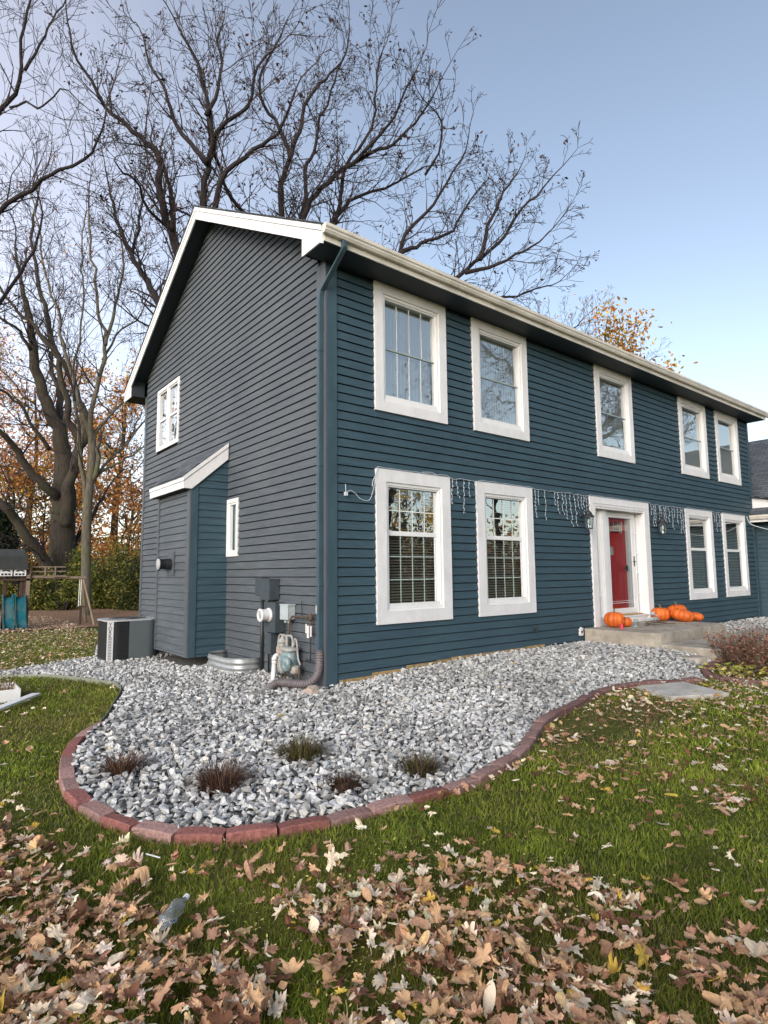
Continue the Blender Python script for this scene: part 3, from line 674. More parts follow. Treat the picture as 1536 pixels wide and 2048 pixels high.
# ------------------------------------------------------------------ entrance
def entrance():
    x0,x1,zt,zb=6.235,8.578,3.063,.469; D=.16; xi0,xi1=6.42,8.36
    m=MB(); m.box((x0,-.042,2.87),(x1,0,zt)); m.box((x0,-.042,zb),(xi0,0,2.87)); m.box((xi1,-.042,zb),(x1,0,2.87)); m.box((xi0,-.030,2.83),(xi1,0,2.868)); m.box((x0+.07,-.052,2.925),(x1-.07,-.042,2.945))
    m.box((xi0,-.02,.475),(xi1,0,.60)); m.box((xi0+.004,-.035,.60),(xi1-.004,D+.03,.625))
    m.box((xi0,.0,.626),(xi0-.02,D+.05,2.87)); m.box((xi1,.0,.626),(xi1+.02,D+.05,2.87)); m.box((xi0,0,2.835),(xi1,D+.05,2.855))
    hp(m.build('door_surround','white',bevel=.002))
    m=MB(); a,b=6.80,7.06; m.box((a,D-.05,.626),(b,D+.04,2.834)); m.box((a+.03,D-.065,.626),(b-.03,D-.05,2.834)); m.box((a+.07,D-.075,.626),(b-.07,D-.065,2.834)); hp(m.build('pilaster','sash',bevel=.002))
    for a,b,g in ((6.43,6.795,'glass'),(8.245,8.355,'glass')):
        w_=.035 if a<7 else .014; m=MB(); casing(m,front,a,b,.63,2.834,w_,-(D+.02),-(D-.02))
        for i in range(1,5): z=.63+2.2*i/5; m.box((a+w_,D-.015,z-.012),(b-w_,D-.002,z+.012))
        s_=hp(m.build('sidelight','sash')); m=MB(); y=D+.01; m.q([(a+.01,y,.64),(b-.01,y,.64),(b-.01,y,2.82),(a+.01,y,2.82)]); sub(m.build('pane',g),s_)
    a,b=7.065,8.24; y=D; m=MB(); casing(m,front,a,b,.635,2.834,.03,-(y+.03),-(y-.01)); casing(m,front,a+.03,b-.03,.665,2.804,.105,-(y+.02),-(y-.02))
    sd=hp(m.build('storm_door','white',bevel=.003)); sd['label']='white storm door with full length glass'
    m=MB(); m.q([(a+.12,y,.75),(b-.12,y,.75),(b-.12,y,2.72),(a+.12,y,2.72)]); sub(m.build('pane','glass_lo'),sd)
    m=MB(); hx=b-.085; m.tube([(hx,y-.02,1.76),(hx,y-.055,1.76),(hx-.11,y-.06,1.765)],.010,8); m.box((hx-.014,y-.032,1.66),(hx+.014,y-.02,1.88)); sub(m.build('handle','blackmetal',bevel=.002),sd)
    m=MB(); m.box((a+.13,y-.006,.88),(b-.13,y-.003,.888)); m.box((a+.13,y-.006,.92),(b-.13,y-.003,.926)); sub(m.build('glass_band','sash'),sd)
    yd=.235; m=MB(); m.box((7.10,yd,.63),(8.01,yd+.04,2.86))
    for (p,q,r,t_) in ((7.24,7.52,.80,1.55),(7.60,7.88,.80,1.55),(7.24,7.52,1.68,2.25),(7.60,7.88,1.68,2.25)): casing(m,front,p,q,r,t_,.03,-(yd-.001),-(yd-.012))
    rd=hp(m.build('front_door','door_red',bevel=.003)); rd['label']='bright red panelled front door behind the storm door'
    for k in range(4):
        m=MB(); m.box((7.22+k*.17,yd-.006,2.38),(7.36+k*.17,yd-.002,2.62)); sub(m.build('door_light','glass'),rd)
    m=MB(); m.tube([(7.93,yd-.002,1.62),(7.93,yd-.05,1.62)],.02,10); m.tube([(7.93,yd-.05,1.56),(7.93,yd-.055,1.62),(7.93,yd-.05,1.68)],.022,10); sub(m.build('knob','blackmetal'),rd)
    m=MB(); m.box((7.21,yd-.018,1.90),(7.46,yd-.013,2.08)); sub(m.build('notice','slabc'),rd)
    m=MB(); m.box((8.012,yd-.03,.63),(8.235,yd+.06,2.86)); hp(m.build('door_jamb','white'))
    m=MB(); m.box((7.07,.03,.626),(8.23,.135,.650)); hp(m.build('door_sill','brass',bevel=.004))
    m=MB(); m.box((6.4,.46,.4),(8.45,.48,3.0)); hp(m.build('vestibule','dark'))
entrance()

# ------------------------------------------------------------------ boxed chase on the gable wall
def chase():
    X=-.66; y0,y1=3.133,4.74; zb,zt=.215,3.03
    pr=(lambda u,o,z:(X-o,u,z)); sd=(lambda u,o,z:(u,y0-o,z)); bk=(lambda u,o,z:(u,y1+o,z))
    m=courses(pr,y0+.12,y1-.06,zb,zt,[],flip=True); m2=courses(sd,X+.11,-.0,zb,3.9,[],None)
    # clip side courses under the lean-to slope
    s=MB(); k=math.floor((zb-OFF)/E_)
    while OFF+k*E_<3.62:
        a=max(OFF+k*E_,zb); b=OFF+(k+1)*E_; k+=1
        za=lambda z: max(X+.11, X-.15+(z-3.03)/.71*.81+.02) if z>3.0 else X+.11
        u=za(b)
        if u>-.04: continue
        s.q([sd(u,.020,a),sd(-.0,.020,a),sd(-.0,.002,b),sd(u,.002,b)]); s.q([sd(u,-.002,a),sd(0,-.002,a),sd(0,.02,a),sd(u,.02,a)])
    m.v,m.f=m.v,m.f
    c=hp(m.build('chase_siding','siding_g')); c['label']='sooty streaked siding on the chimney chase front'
    hp(s.build('chase_siding','siding_f'))
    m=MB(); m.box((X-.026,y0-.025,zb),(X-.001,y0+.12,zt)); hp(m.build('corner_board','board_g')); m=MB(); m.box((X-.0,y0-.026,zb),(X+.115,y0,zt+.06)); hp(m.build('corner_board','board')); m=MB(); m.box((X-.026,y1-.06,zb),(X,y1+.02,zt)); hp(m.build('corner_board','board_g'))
    m=MB(); m.box((X,y0,zb),(0,y1,zb+.02)); m.box((X,y1,zb),(0,y1+.012,3.0)); m.q([(X,y0+.0,zb),(X,y1,zb),(X,y1,zt),(X,y0,zt)]); m.q([(X,y0+.001,zb),(0,y0+.001,zb),(0,y0+.001,3.6),(X,y0+.001,3.1)]); hp(m.build('chase_core','board'))
    # lean-to roof
    rx,rz0,rz1=-.83,3.225,3.90; sl=(rz1-rz0)/.83
    m=MB(); m.prism([(rx,rz0),(0,rz1),(0,rz1-.03),(rx,rz0-.03)],lambda p,t:(p[0],3.085+(4.87-3.085)*t,p[1]))
    # shingle rows
    for i in range(7):
        a=rx+.118*i; z=rz0+sl*(a-rx); y=3.085+random.uniform(0,.1)
        while y<4.84:
            w=random.uniform(.14,.3); w=min(w,4.87-y)
            h=random.uniform(.005,.012); m.prism([(a,z+h),(a+.125,z+sl*.125+.004),(a+.125,z+sl*.125-.01),(a,z-.01)],lambda p,t:(p[0],y+(w-.006)*t,p[1])); y+=w
    rf=hp(m.build('chase_roof','roof',uvf=lambda c:(c.y,c.x*1.2)))
    m=MB(); m.box((-.81,3.105,3.012),(-.79,4.85,3.13)); m.box((-.825,3.10,3.132),(-.79,4.86,3.20))
    # side rake board follows the slope with a squared foot
    for yy in ((3.083,3.107),(4.85,4.872)):
        m.prism([(-.81,3.13),(-.81,3.012),(-.665,3.012),(0-.03,3.585),(-.03,3.80)],lambda p,t:(p[0],yy[0]+(yy[1]-yy[0])*t,p[1]))
        m.prism([(-.822,3.133),(-.03,3.803),(-.03,3.875),(-.822,3.203)],lambda p,t:(p[0],(yy[0]-.012)+(yy[1]-yy[0]+.01)*t,p[1]))
    hp(m.build('chase_fascia','white',bevel=.002))
    m=MB(); m.box((-.79,3.108,3.014),(X,4.85,3.03)); hp(m.build('chase_soffit','soffit'))
    # flue vent
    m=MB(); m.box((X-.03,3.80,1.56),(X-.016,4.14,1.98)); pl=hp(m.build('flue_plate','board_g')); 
    m=MB(); T=Matrix.Translation((X-.03,3.97,1.76))@Matrix.Rotation(-PI/2,4,'Y'); m.lathe([(.10,0),(.10,.10),(.085,.10),(.085,.19),(.11,.195),(.11,.21)],24,T); 
    for i in range(5): m.lathe([(.092,.115+i*.016),(.092,.121+i*.016)],24,T)
    fv=hp(m.build('flue_vent','blackmetal',smooth=False)); m=MB(); m.lathe([(.098,.211),(.095,.222),(.04,.232)],24,T); sub(m.build('vent_cap','wood_cap' if 'wood_cap' in M else 'ac_lid'),fv)
chase()

# ------------------------------------------------------------------ wing at the far right
def wing():
    wy=-6.0; X=14.9; EX=14.42; ez=3.02
    w=(lambda u,o,z:(X-o,u,z))
    hp(courses(w,wy,-.02,.133,ez-.1,[],flip=True).build('wing_siding','siding_f'))
    m=MB(); m.box((X+.0,wy,-.2),(X+9,wy+.02,3.0)); m.box((X,wy,-.2),(X+.02,8,3.0)); hp(m.build('wing_wall','board'))
    sl=(5.97-3.12)/(18.2-EX)
    m=MB()
    m.prism([(EX-.03,3.12),(18.2,5.97),(21.9,3.12),(21.9,3.08),(18.2,5.93),(EX-.03,3.08)],lambda p,t:(p[0],wy-.3+(8.6-wy+.3)*t,p[1]))
    hp(m.build('wing_roof','roof',uvf=lambda c:(c.y,c.x*1.2)))
    m=MB(); m.box((EX-.005,wy-.3,2.90),(EX+.015,-.0,3.07)); hp(m.build('wing_fascia','white'))
    hp(gutter(wy-.3,-.04,EX-.005,2.97,lambda a,o,z:(o,a,z)).build('wing_gutter','cream'))
    m=MB(); m.box((EX+.015,wy-.3,2.90),(X,-.03,2.915)); hp(m.build('wing_soffit','soffit'))
    # small cross gable peeping over the eave
    m=MB(); m.prism([(-1.6,3.28),(-.02,3.28),(-.02,3.62)],lambda p,t:(14.66+.03*t,p[0],p[1])); hp(m.build('pent_board','white'))
    m=MB(); m.prism([(-1.75,3.27),(-.02,3.645),(-.02,3.69),(-1.75,3.31)],lambda p,t:(14.55+.9*t,p[0],p[1])); hp(m.build('pent_roof','roof',uvf=lambda c:(c.x,c.y)))
wing()
# things in the wall: hose bib
m=MB(); m.tube([(4.33,-.02,.56),(4.33,-.09,.56)],.018,8); m.tube([(4.33,-.075,.60),(4.33,-.075,.545),(4.33,-.10,.515)],.013,8); m.tube([(4.33,-.075,.60),(4.33,-.075,.606)],.032,10)
prop(m.build('hose_tap','blackmetal'),'small dark hose tap low on the front wall below the second window','tap')

# ------------------------------------------------------------------ steps, walkway
def slab(name,x0,x1,y0,y1,z0,z1,rad,label,cat,m='concrete',corners=(0,),wob=.008,bev=.015):
    pts=[]; 
    cs=[(x0,y0,PI,1.5*PI,0),(x1,y0,1.5*PI,2*PI,1),(x1,y1,0,.5*PI,2),(x0,y1,.5*PI,PI,3)]
    for cx,cy,a0,a1,i in cs:
        r=rad if i in corners else .02; ox=cx+(r if cx==x0 else -r); oy=cy+(r if cy==y0 else -r)
        for k in range(7): a=a0+(a1-a0)*k/6; pts.append((ox+r*math.cos(a),oy+r*math.sin(a)))
    b=MB(); b.prism(pts,lambda p,t:(p[0],p[1],z0+(z1-z0)*t)); o=b.build(name,m,bevel=bev); return prop(o,label,cat)
slab('front_step',5.85,8.78,-1.43,-.03,-.1,.474,.26,'thick weathered concrete stoop with rounded corner below the red front door','step')
slab('walkway_slab',5.98,10.5,-2.40,-1.44,-.1,.285,.12,'low concrete walkway slab littered with leaves in front of the stoop','slab')
def disc(cx,cy,z,r,h,name,label,cat,m):
    b=MB(); random.seed(9); n=20; pts=[(cx+r*(1+random.uniform(-.06,.06))*math.cos(2*PI*k/n)*1.0,cy+r*(1+random.uniform(-.06,.06))*math.sin(2*PI*k/n)) for k in range(n)]
    b.prism(pts,lambda p,t:(p[0],p[1],z+h*t)); return prop(b.build(name,m,bevel=.012),label,cat)
disc(5.70,-2.08,.09,.20,.085,'stepping_stone','round grey stepping stone set in gravel beside the walkway','stepping stone','concrete')
b=MB(); b.prism([(3.33,-2.40),(4.10,-2.66),(3.76,-3.38),(3.02,-3.01)],lambda p,t:(p[0],p[1],-.02+.062*t)); prop(b.build('lawn_slab','slabc',bevel=.006),'pale square concrete slab flush in the lawn beside the far brick border','slab')

# ------------------------------------------------------------------ utilities on the gable wall
def meters():
    G='utility boxes on the gable wall'
    def wb(name,y0,y1,z0,z1,d,m,label,cat,extra=None,back=-.0,bev=.006):
        b=MB(); b.box((-.02-back-d,y0,z0),(-.02-back,y1,z1)); o=b.build(name,m,bevel=bev); prop(o,label,cat); 
        return o
    o=wb('cable_box',1.57,1.80,1.24,1.51,.11,'grey_paint','smaller dark grey utility box, the left one of the two high on the gable wall','utility box')
    m=MB(); m.box((-.135,1.565,1.49),(-.02,1.805,1.515)); sub(m.build('lid','grey_paint'),o)
    o=wb('cable_box',1.22,1.50,1.19,1.49,.17,'grey_paint','larger dark grey utility box, the right one of the two high on the gable wall','utility box')
    m=MB(); m.box((-.20,1.215,1.475),(-.02,1.505,1.50)); sub(m.build('lid','grey_paint'),o)
    em=thing('electric_meter','grey electric meter box with round white meter face on the gable wall','electric meter',(-.02,1.25,0))
    def p(mb,name,mt,par=em,**k): o=mb.build(name,mt,**k); o.parent=par; o.matrix_parent_inverse=par.matrix_world.inverted() if False else Matrix.Translation(-Vector(par.location)); return o
    m=MB(); m.box((-.18,1.06,.73),(-.02,1.40,1.16)); p(m,'cabinet','grey_paint',bevel=.006)
    T=Matrix.Translation((-.18,1.23,.98))@Matrix.Rotation(-PI/2,4,'Y'); m=MB(); m.lathe([(.10,0),(.10,.015),(.082,.03),(.086,.12),(.093,.13),(.093,.15),(.07,.155),(.06,.135)],28,T); d=p(m,'dial_housing','pvc'); m=MB(); m.lathe([(.058,.136),(.05,.142),(.02,.145),(.018,.16)],20,T); f=m.build('dial','box_grey'); f.parent=d; 
    m=MB(); m.box((-.17,1.20,.42),(-.05,1.36,.72)); p(m,'lower_box','grey_paint',bevel=.006)
    for y,r in ((1.10,.028),): m=MB(); m.tube([(-.06,y,.74),(-.06,y,-.05)],r,10); p(m,'conduit','grey_paint',smooth=True)
    for y,r in ((1.70,.025),(1.48,.014)):
        m=MB(); m.tube([(-.05,y,1.25),(-.05,y,.02)],r,10); p(m,'conduit','blackmetal',smooth=True)
    jb=thing('junction_box','pale grey junction box with two short conduit stubs right of the meter','junction box',(-.02,.87,.9))
    m=MB(); m.box((-.13,.76,.93),(-.02,.98,1.14)); m.box((-.145,.75,1.12),(-.02,.99,1.145)); m.box((-.14,.755,.925),(-.128,.985,1.12)); p(m,'housing','box_grey',jb,bevel=.004)
    for y in (.82,.92):
        m=MB(); m.tube([(-.08,y,.93),(-.08,y,.88)],.022,10); p(m,'conduit_stub','box_grey',jb); m=MB(); m.tube([(-.08,y,.88),(-.08,y,.72)],.011,8); p(m,'cable','blackmetal',jb)
    # gas meter
    gm=thing('gas_meter','teal and pale grey gas meter with regulator and pipes on the gable wall','gas meter',(-.12,.65,.3))
    m=MB()
    def blob(cx,cy,cz,rx,ry,rz,k=16,sq=.6):
        n=len(m.v); rows=10
        for i in range(rows+1):
            t=PI*i/rows; 
            for j in range(k):
                a=2*PI*j/k; sp=lambda v,e:math.copysign(abs(v)**e,v)
                m.v.append((cx+rx*sp(math.sin(t),sq)*sp(math.cos(a),sq),cy+ry*sp(math.sin(t),sq)*sp(math.sin(a),sq),cz+rz*sp(math.cos(t),sq)))
        for i in range(rows):
            for j in range(k): m.f.append((n+i*k+j,n+i*k+(j+1)%k,n+(i+1)*k+(j+1)%k,n+(i+1)*k+j))
    blob(-.17,.66,.40,.10,.15,.15); blob(-.25,.60,.36,.06,.11,.11,sq=.9); p(m,'body','gas_teal',gm,smooth=True)
    m=MB(); blob(-.17,.66,.545,.105,.165,.035); blob(-.20,.78,.33,.075,.07,.13,sq=.8); blob(-.15,.52,.28,.07,.07,.06); p(m,'flange','gas_grey',gm,smooth=True)
    m=MB(); blob(-.17,.84,.60,.055,.055,.06,sq=.9); m.lathe([(.05,-.02),(.075,0),(.075,.02),(.05,.04),(.02,.08),(.02,.1)],18,Matrix.Translation((-.17,.84,.62))); p(m,'regulator','gas_grey',gm,smooth=True)
    m=MB(); m.box((-.262,.755,.49),(-.255,.86,.57)); m.box((-.268,.68,.48),(-.26,.75,.57)); p(m,'index_plate','rock_pink',gm,bevel=.002)
    m=MB(); m.tube(smoothline([(-.17,.56,.56),(-.17,.56,.66),(-.17,.60,.72),(-.17,.68,.72),(-.17,.76,.71),(-.17,.84,.72),(-.17,.92,.71),(-.17,.95,.65),(-.17,.96,.52),(-.16,.95,.40)],.02),.017,10)
    m.tube(smoothline([(-.17,.72,.56),(-.17,.72,.66),(-.17,.73,.73)],.03),.022,10)
    m.tube(smoothline([(-.17,.52,.6),(-.18,.50,.68),(-.18,.46,.69),(-.18,.43,.62),(-.18,.40,.45),(-.17,.36,.36)],.02),.013,8); p(m,'fitting','gas_grey',gm,smooth=True)
    m=MB(); 
    for y in (.42,.60,.80,.90): m.tube([(-.15,y,.33),(-.15,y,-.02)],.016,8)
    m.tube([(-.16,.70,.72),(-.14,.70,.93),(-.10,.70,.98),(-.09,.66,.98),(-.09,.30,.98)],.014,8); p(m,'pipe','brass_old',gm)
    m=MB(); blob(-.09,.24,.99,.03,.045,.05,sq=.8); m.tube([(-.09,.24,.94),(-.09,.24,.80)],.014,8); m.box((-.10,.17,1.015),(-.08,.31,1.03)); p(m,'valve','brass_old',gm)
    m=MB(); m.box((-.115,.25,.72),(-.10,.29,.88)); m.box((-.11,.19,.74),(-.10,.21,.88)); m.box((-.112,.31,.78),(-.10,.33,.9)); p(m,'tag','pvc',gm)
    m=MB(); m.tube([(-.09,.235,.8),(-.09,.235,.46),(-.08,.25,.42),(-.08,.35,.42),(-.08,.36,.40)],.010,8); p(m,'thin_pipe','blackmetal',gm); m=MB(); m.tube([(-.15,.38,.40),(-.12,.30,.28),(-.09,.18,.22),(-.07,.08,.25)],.006,6); p(m,'cable','blackmetal',gm); m=MB(); m.tube([(-.04,.55,1.2),(-.04,.55,.98)],.005,6); p(m,'cable','blackmetal',gm)
    m=MB(); m.box((-.055,.08,1.05),(-.03,.17,1.15)); m.box((-.065,.10,1.04),(-.05,.15,1.09)); prop(m.build('cover_plate','slabc',bevel=.004),'small cream cover plate beside the corner board above the gas valve','cover plate')
    # vent pipe, flexible drain
    m=MB(); m.tube(smoothline([(-.02,1.00,.43),(-.15,1.00,.43),(-.20,1.0,.41),(-.21,1.0,.36),(-.22,1.0,.20),(-.23,1.0,.12),(-.26,.95,.08),(-.32,.80,.06),(-.46,.55,.05),(-.56,.43,.05),(-.62,.38,.03),(-.64,.36,-.03)],.02),.034,14)
    for c in ((-.21,1.0,.33),(-.21,1.0,.38)): m.tube([(c[0],c[1],c[2]-.02),(c[0],c[1],c[2]+.02)],.039,14)
    prop(m.build('drain_pipe','pvc',smooth=True),'white plastic pipe bending down and out over the gravel by the gas meter','pipe')
    path=smoothline([(-.07,.045,.58),(-.07,.045,.45),(-.09,.03,.34),(-.14,.03,.24),(-.22,.08,.17),(-.31,.22,.155),(-.38,.36,.16),(-.46,.46,.15),(-.55,.46,.11),(-.62,.42,.05),(-.65,.40,.0)],.0075)
    rad=[(.047 if (i//2)%2 else .056)+( -.008 if i<6 else 0) for i in range(len(path))]
    m=MB(); m.tube(path,rad,18); prop(m.build('flexible_drain_hose','flex',smooth=False),'grey corrugated flexible drain hose curving from the downspout foot','drain hose')
    # a loose rock and a flat stone
    for nm,c,s,mt,lb in (('rock',(-.30,-.12,.085),(.13,.10,.095),'rock_pink','pinkish angular rock beside the drain hose at the house corner'),('rock',(-.72,.38,.05),(.19,.15,.05),'rock_grey','flat grey stone under the end of the drain hose')):
        bm=bmesh.new(); bmesh.ops.create_icosphere(bm,subdivisions=3,radius=1)
        for v in bm.verts:
            d=1+.28*mnoise.noise(v.co*1.6+Vector(c)*9)+.1*mnoise.noise(v.co*4); v.co=Vector((v.co.x*s[0]*d,v.co.y*s[1]*d,v.co.z*s[2]*d))
        me=bpy.data.meshes.new(nm); bm.to_mesh(me); bm.free(); me.materials.append(M[mt]); o=bpy.data.objects.new(nm,me); COL.objects.link(o); o.location=c; prop(o,lb,'rock')
    # window well
    m=MB(); n=40; rows=[(0,.0),(.012,.02),(.0,.04)]
    prof=[]; 
    for i in range(33): z=-.12+.42*i/32; prof.append((.011*math.sin(i*PI/3.2),z))
    pts=[]
    for k in range(n+1):
        a=PI*k/n; c,s=math.cos(a),math.sin(a); sp=lambda v,e:math.copysign(abs(v)**e,v); pts.append((sp(c,.55)*.62,sp(s,.55)*.44))
    nb=len(m.v)
    for k,(a,b_) in enumerate(pts):
        l=math.hypot(a,b_)
        for (o_,z) in prof: m.v.append((-(b_+o_*b_/l)-.02,2.42+a+o_*a/l,z))
    q=len(prof)
    for k in range(n):
        for i in range(q-1): m.f.append((nb+k*q+i,nb+(k+1)*q+i,nb+(k+1)*q+i+1,nb+k*q+i+1))
    ww=m.build('window_well','galv',smooth=True); sm=ww.modifiers.new('t','SOLIDIFY'); sm.thickness=.004; prop(ww,'ribbed galvanised steel window well against the gable wall','window well')
meters()
# window of the basement behind the well is dark wall; pit fill
def ac():
    a=thing('air_conditioner','grey outdoor air conditioner with black louvred corner beside the chimney chase','air conditioner',(-1.06,5.18,.05))
    def p(mb,name,mt,**k): o=mb.build(name,mt,**k); o.parent=a; o.matrix_parent_inverse=Matrix.Translation(-Vector(a.location)); return o
    x0,x1,y0,y1,zb,zt=-1.50,-.60,4.75,5.63,.05,.765; r=.20
    def outline(r,off=0,n=8):
        P=[]
        for cx,cy,a0 in ((x0+r,y0+r,PI),(x1-r,y0+r,1.5*PI),(x1-r,y1-r,0),(x0+r,y1-r,.5*PI)):
            for k in range(n+1): t=a0+.5*PI*k/n; P.append((cx+(r+off)*math.cos(t),cy+(r+off)*math.sin(t)))
        return P
    m=MB(); m.prism(outline(r,-.012),lambda p,t:(p[0],p[1],zb+.01+(zt-zb-.05)*t)); p(m,'coil','ac_mesh')
    m=MB()      # louvre wires
    P=outline(r,-.004,6)
    for i in range(24): z=zb+.05+i*(zt-zb-.1)/23; m.tube([(q[0],q[1],z) for q in P+[P[0]]],.0035,4,False)
    p(m,'guard_wires','blackmetal')
    m=MB(); Q=[(-1.13,y0-.006),(x1-r,y0-.006)]+[(x1-r+(r+.006)*math.cos(t),y0+r+(r+.006)*math.sin(t)) for t in [1.5*PI+.5*PI*k/8 for k in range(1,9)]]+[(x1+.006,y1-.25)]
    Qi=[(x,y) for x,y in [(-1.13,y0+.004),(x1-r,y0+.004)]+[(x1-r+(r-.004)*math.cos(t),y0+r+(r-.004)*math.sin(t)) for t in [1.5*PI+.5*PI*k/8 for k in range(1,9)]]+[(x1-.004,y1-.25)]]
    for i in range(len(Q)-1):
        n=len(m.v); m.v+=[(*Q[i],zb+.02),(*Q[i+1],zb+.02),(*Q[i+1],zt-.02),(*Q[i],zt-.02)]; m.f.append((n,n+1,n+2,n+3))
    m.q([(*Q[0],zb+.02),(*Q[0],zt-.02),(*Qi[0],zt-.02),(*Qi[0],zb+.02)])
    p(m,'service_panel','ac_panel')
    m=MB(); P=outline(r,.012); m.prism(P,lambda p,t:(p[0],p[1],zt-.022+.024*t)); o=p(m,'lid','ac_lid',bevel=.004)
    m=MB(); cx,cy=-1.05,5.19
    for rr in (.08,.14,.20,.26,.32): m.tube([(cx+rr*math.cos(t),cy+rr*math.sin(t),zt+.012) for t in [2*PI*k/28 for k in range(29)]],.004,4,False)
    for k in range(8): t=PI*k/4; m.tube([(cx,cy,zt+.014),(cx+.34*math.cos(t),cy+.34*math.sin(t),zt+.008)],.004,4)
    p(m,'fan_grille','blackmetal')
    m=MB(); m.prism(outline(r,.004),lambda p,t:(p[0],p[1],zb-.03+.05*t)); p(m,'base','ac_panel')
    # vertical badge on the rounded near corner
    th=R(228); bc=Vector((x0+r+(r+.004)*math.cos(th),y0+r+(r+.004)*math.sin(th),0)); nrm=Vector((math.cos(th),math.sin(th),0)); tan=Vector((-math.sin(th),math.cos(th),0))
    def F(u,o,z): q=bc+tan*u+nrm*o; return (q.x,q.y,z)
    m=MB(); bw=.06; bx(m,F,-bw,bw,-.02,.012,zb+.0,zt-.022); bd=p(m,'badge_strip','ac_lid',bevel=.003)
    m=MB(); 
    for i in range(15): z=zb+.03+i*.027; bx(m,F,-.032,.032,.0125,.0145,z,z+.012)
    p(m,'badge_slots','blackmetal')
    for i,ch in enumerate('YORK'):
        cu=bpy.data.curves.new('letter','FONT'); cu.body=ch; cu.size=.088; cu.extrude=.001; cu.align_x='CENTER'; cu.offset=.0015
        t=bpy.data.objects.new('tmp',cu); COL.objects.link(t); dg=bpy.context.evaluated_depsgraph_get(); me=bpy.data.meshes.new_from_object(t.evaluated_get(dg)); bpy.data.objects.remove(t)
        me.materials.clear(); me.materials.append(M['blackmetal']); o=bpy.data.objects.new('letter',me); COL.objects.link(o)
        z=zt-.098-i*.066; c=Vector(F(0,.0135,z)); o.matrix_world=Matrix(((tan.x,0,nrm.x,c.x),(tan.y,0,nrm.y,c.y),(0,1,0,c.z),(0,0,0,1))); me.transform(o.matrix_world); o.matrix_world=Matrix.Identity(4); o.parent=bd
ac()

# ------------------------------------------------------------------ lanterns
def lantern(x,label):
    L=thing('wall_lantern',label,'lantern',(x,-.02,2.55),0,'lanterns beside the front door')
    def p(mb,name,mt,**k): o=mb.build(name,mt,**k); o.parent=L; return o
    m=MB(); m.lathe([(.055,0),(.05,.015),(.03,.03)],16,Matrix.Translation((0,.0,.10))@Matrix.Rotation(PI/2,4,'X')); m.tube(smoothline([(0,-.02,.12),(0,-.06,.20),(0,-.11,.26),(0,-.16,.25),(0,-.17,.20)],.02),.009,8)
    m.tube(smoothline([(0,-.10,.25),(0,-.13,.31),(0,-.18,.315),(0,-.20,.27),(0,-.17,.25)],.02),.006,6); m.tube(smoothline([(0,-.02,.08),(0,-.05,.02),(0,-.04,-.04),(0,-.02,-.03)],.02),.006,6); p(m,'bracket','blackmetal',smooth=True)
    T=Matrix.Translation((0,-.17,0)); m=MB(); m.lathe([(.115,.055),(.11,.07),(.07,.11),(.055,.15),(.03,.17),(.012,.2)],8,T); p(m,'cap','blackmetal')
    m=MB()
    for k in range(4): t=PI/4+k*PI/2; m.tube([(.085*math.cos(t),-.17+.085*math.sin(t),.055),(.062*math.cos(t),-.17+.062*math.sin(t),-.16)],.006,6)
    m.lathe([(.07,-.175),(.07,-.16),(.06,-.155)],8,T); p(m,'cage','blackmetal')
    m=MB(); m.lathe([(.078,.05),(.056,-.155)],8,T); p(m,'glass_shade','glass_lo')
    m=MB(); m.lathe([(.012,.03),(.026,-.02),(.03,-.05),(.02,-.08),(.004,-.09)],12,T); p(m,'bulb','bulb',smooth=True)
lantern(5.93,'black coach lantern on the wall left of the front door')
lantern(8.88,'black coach lantern on the wall right of the front door')
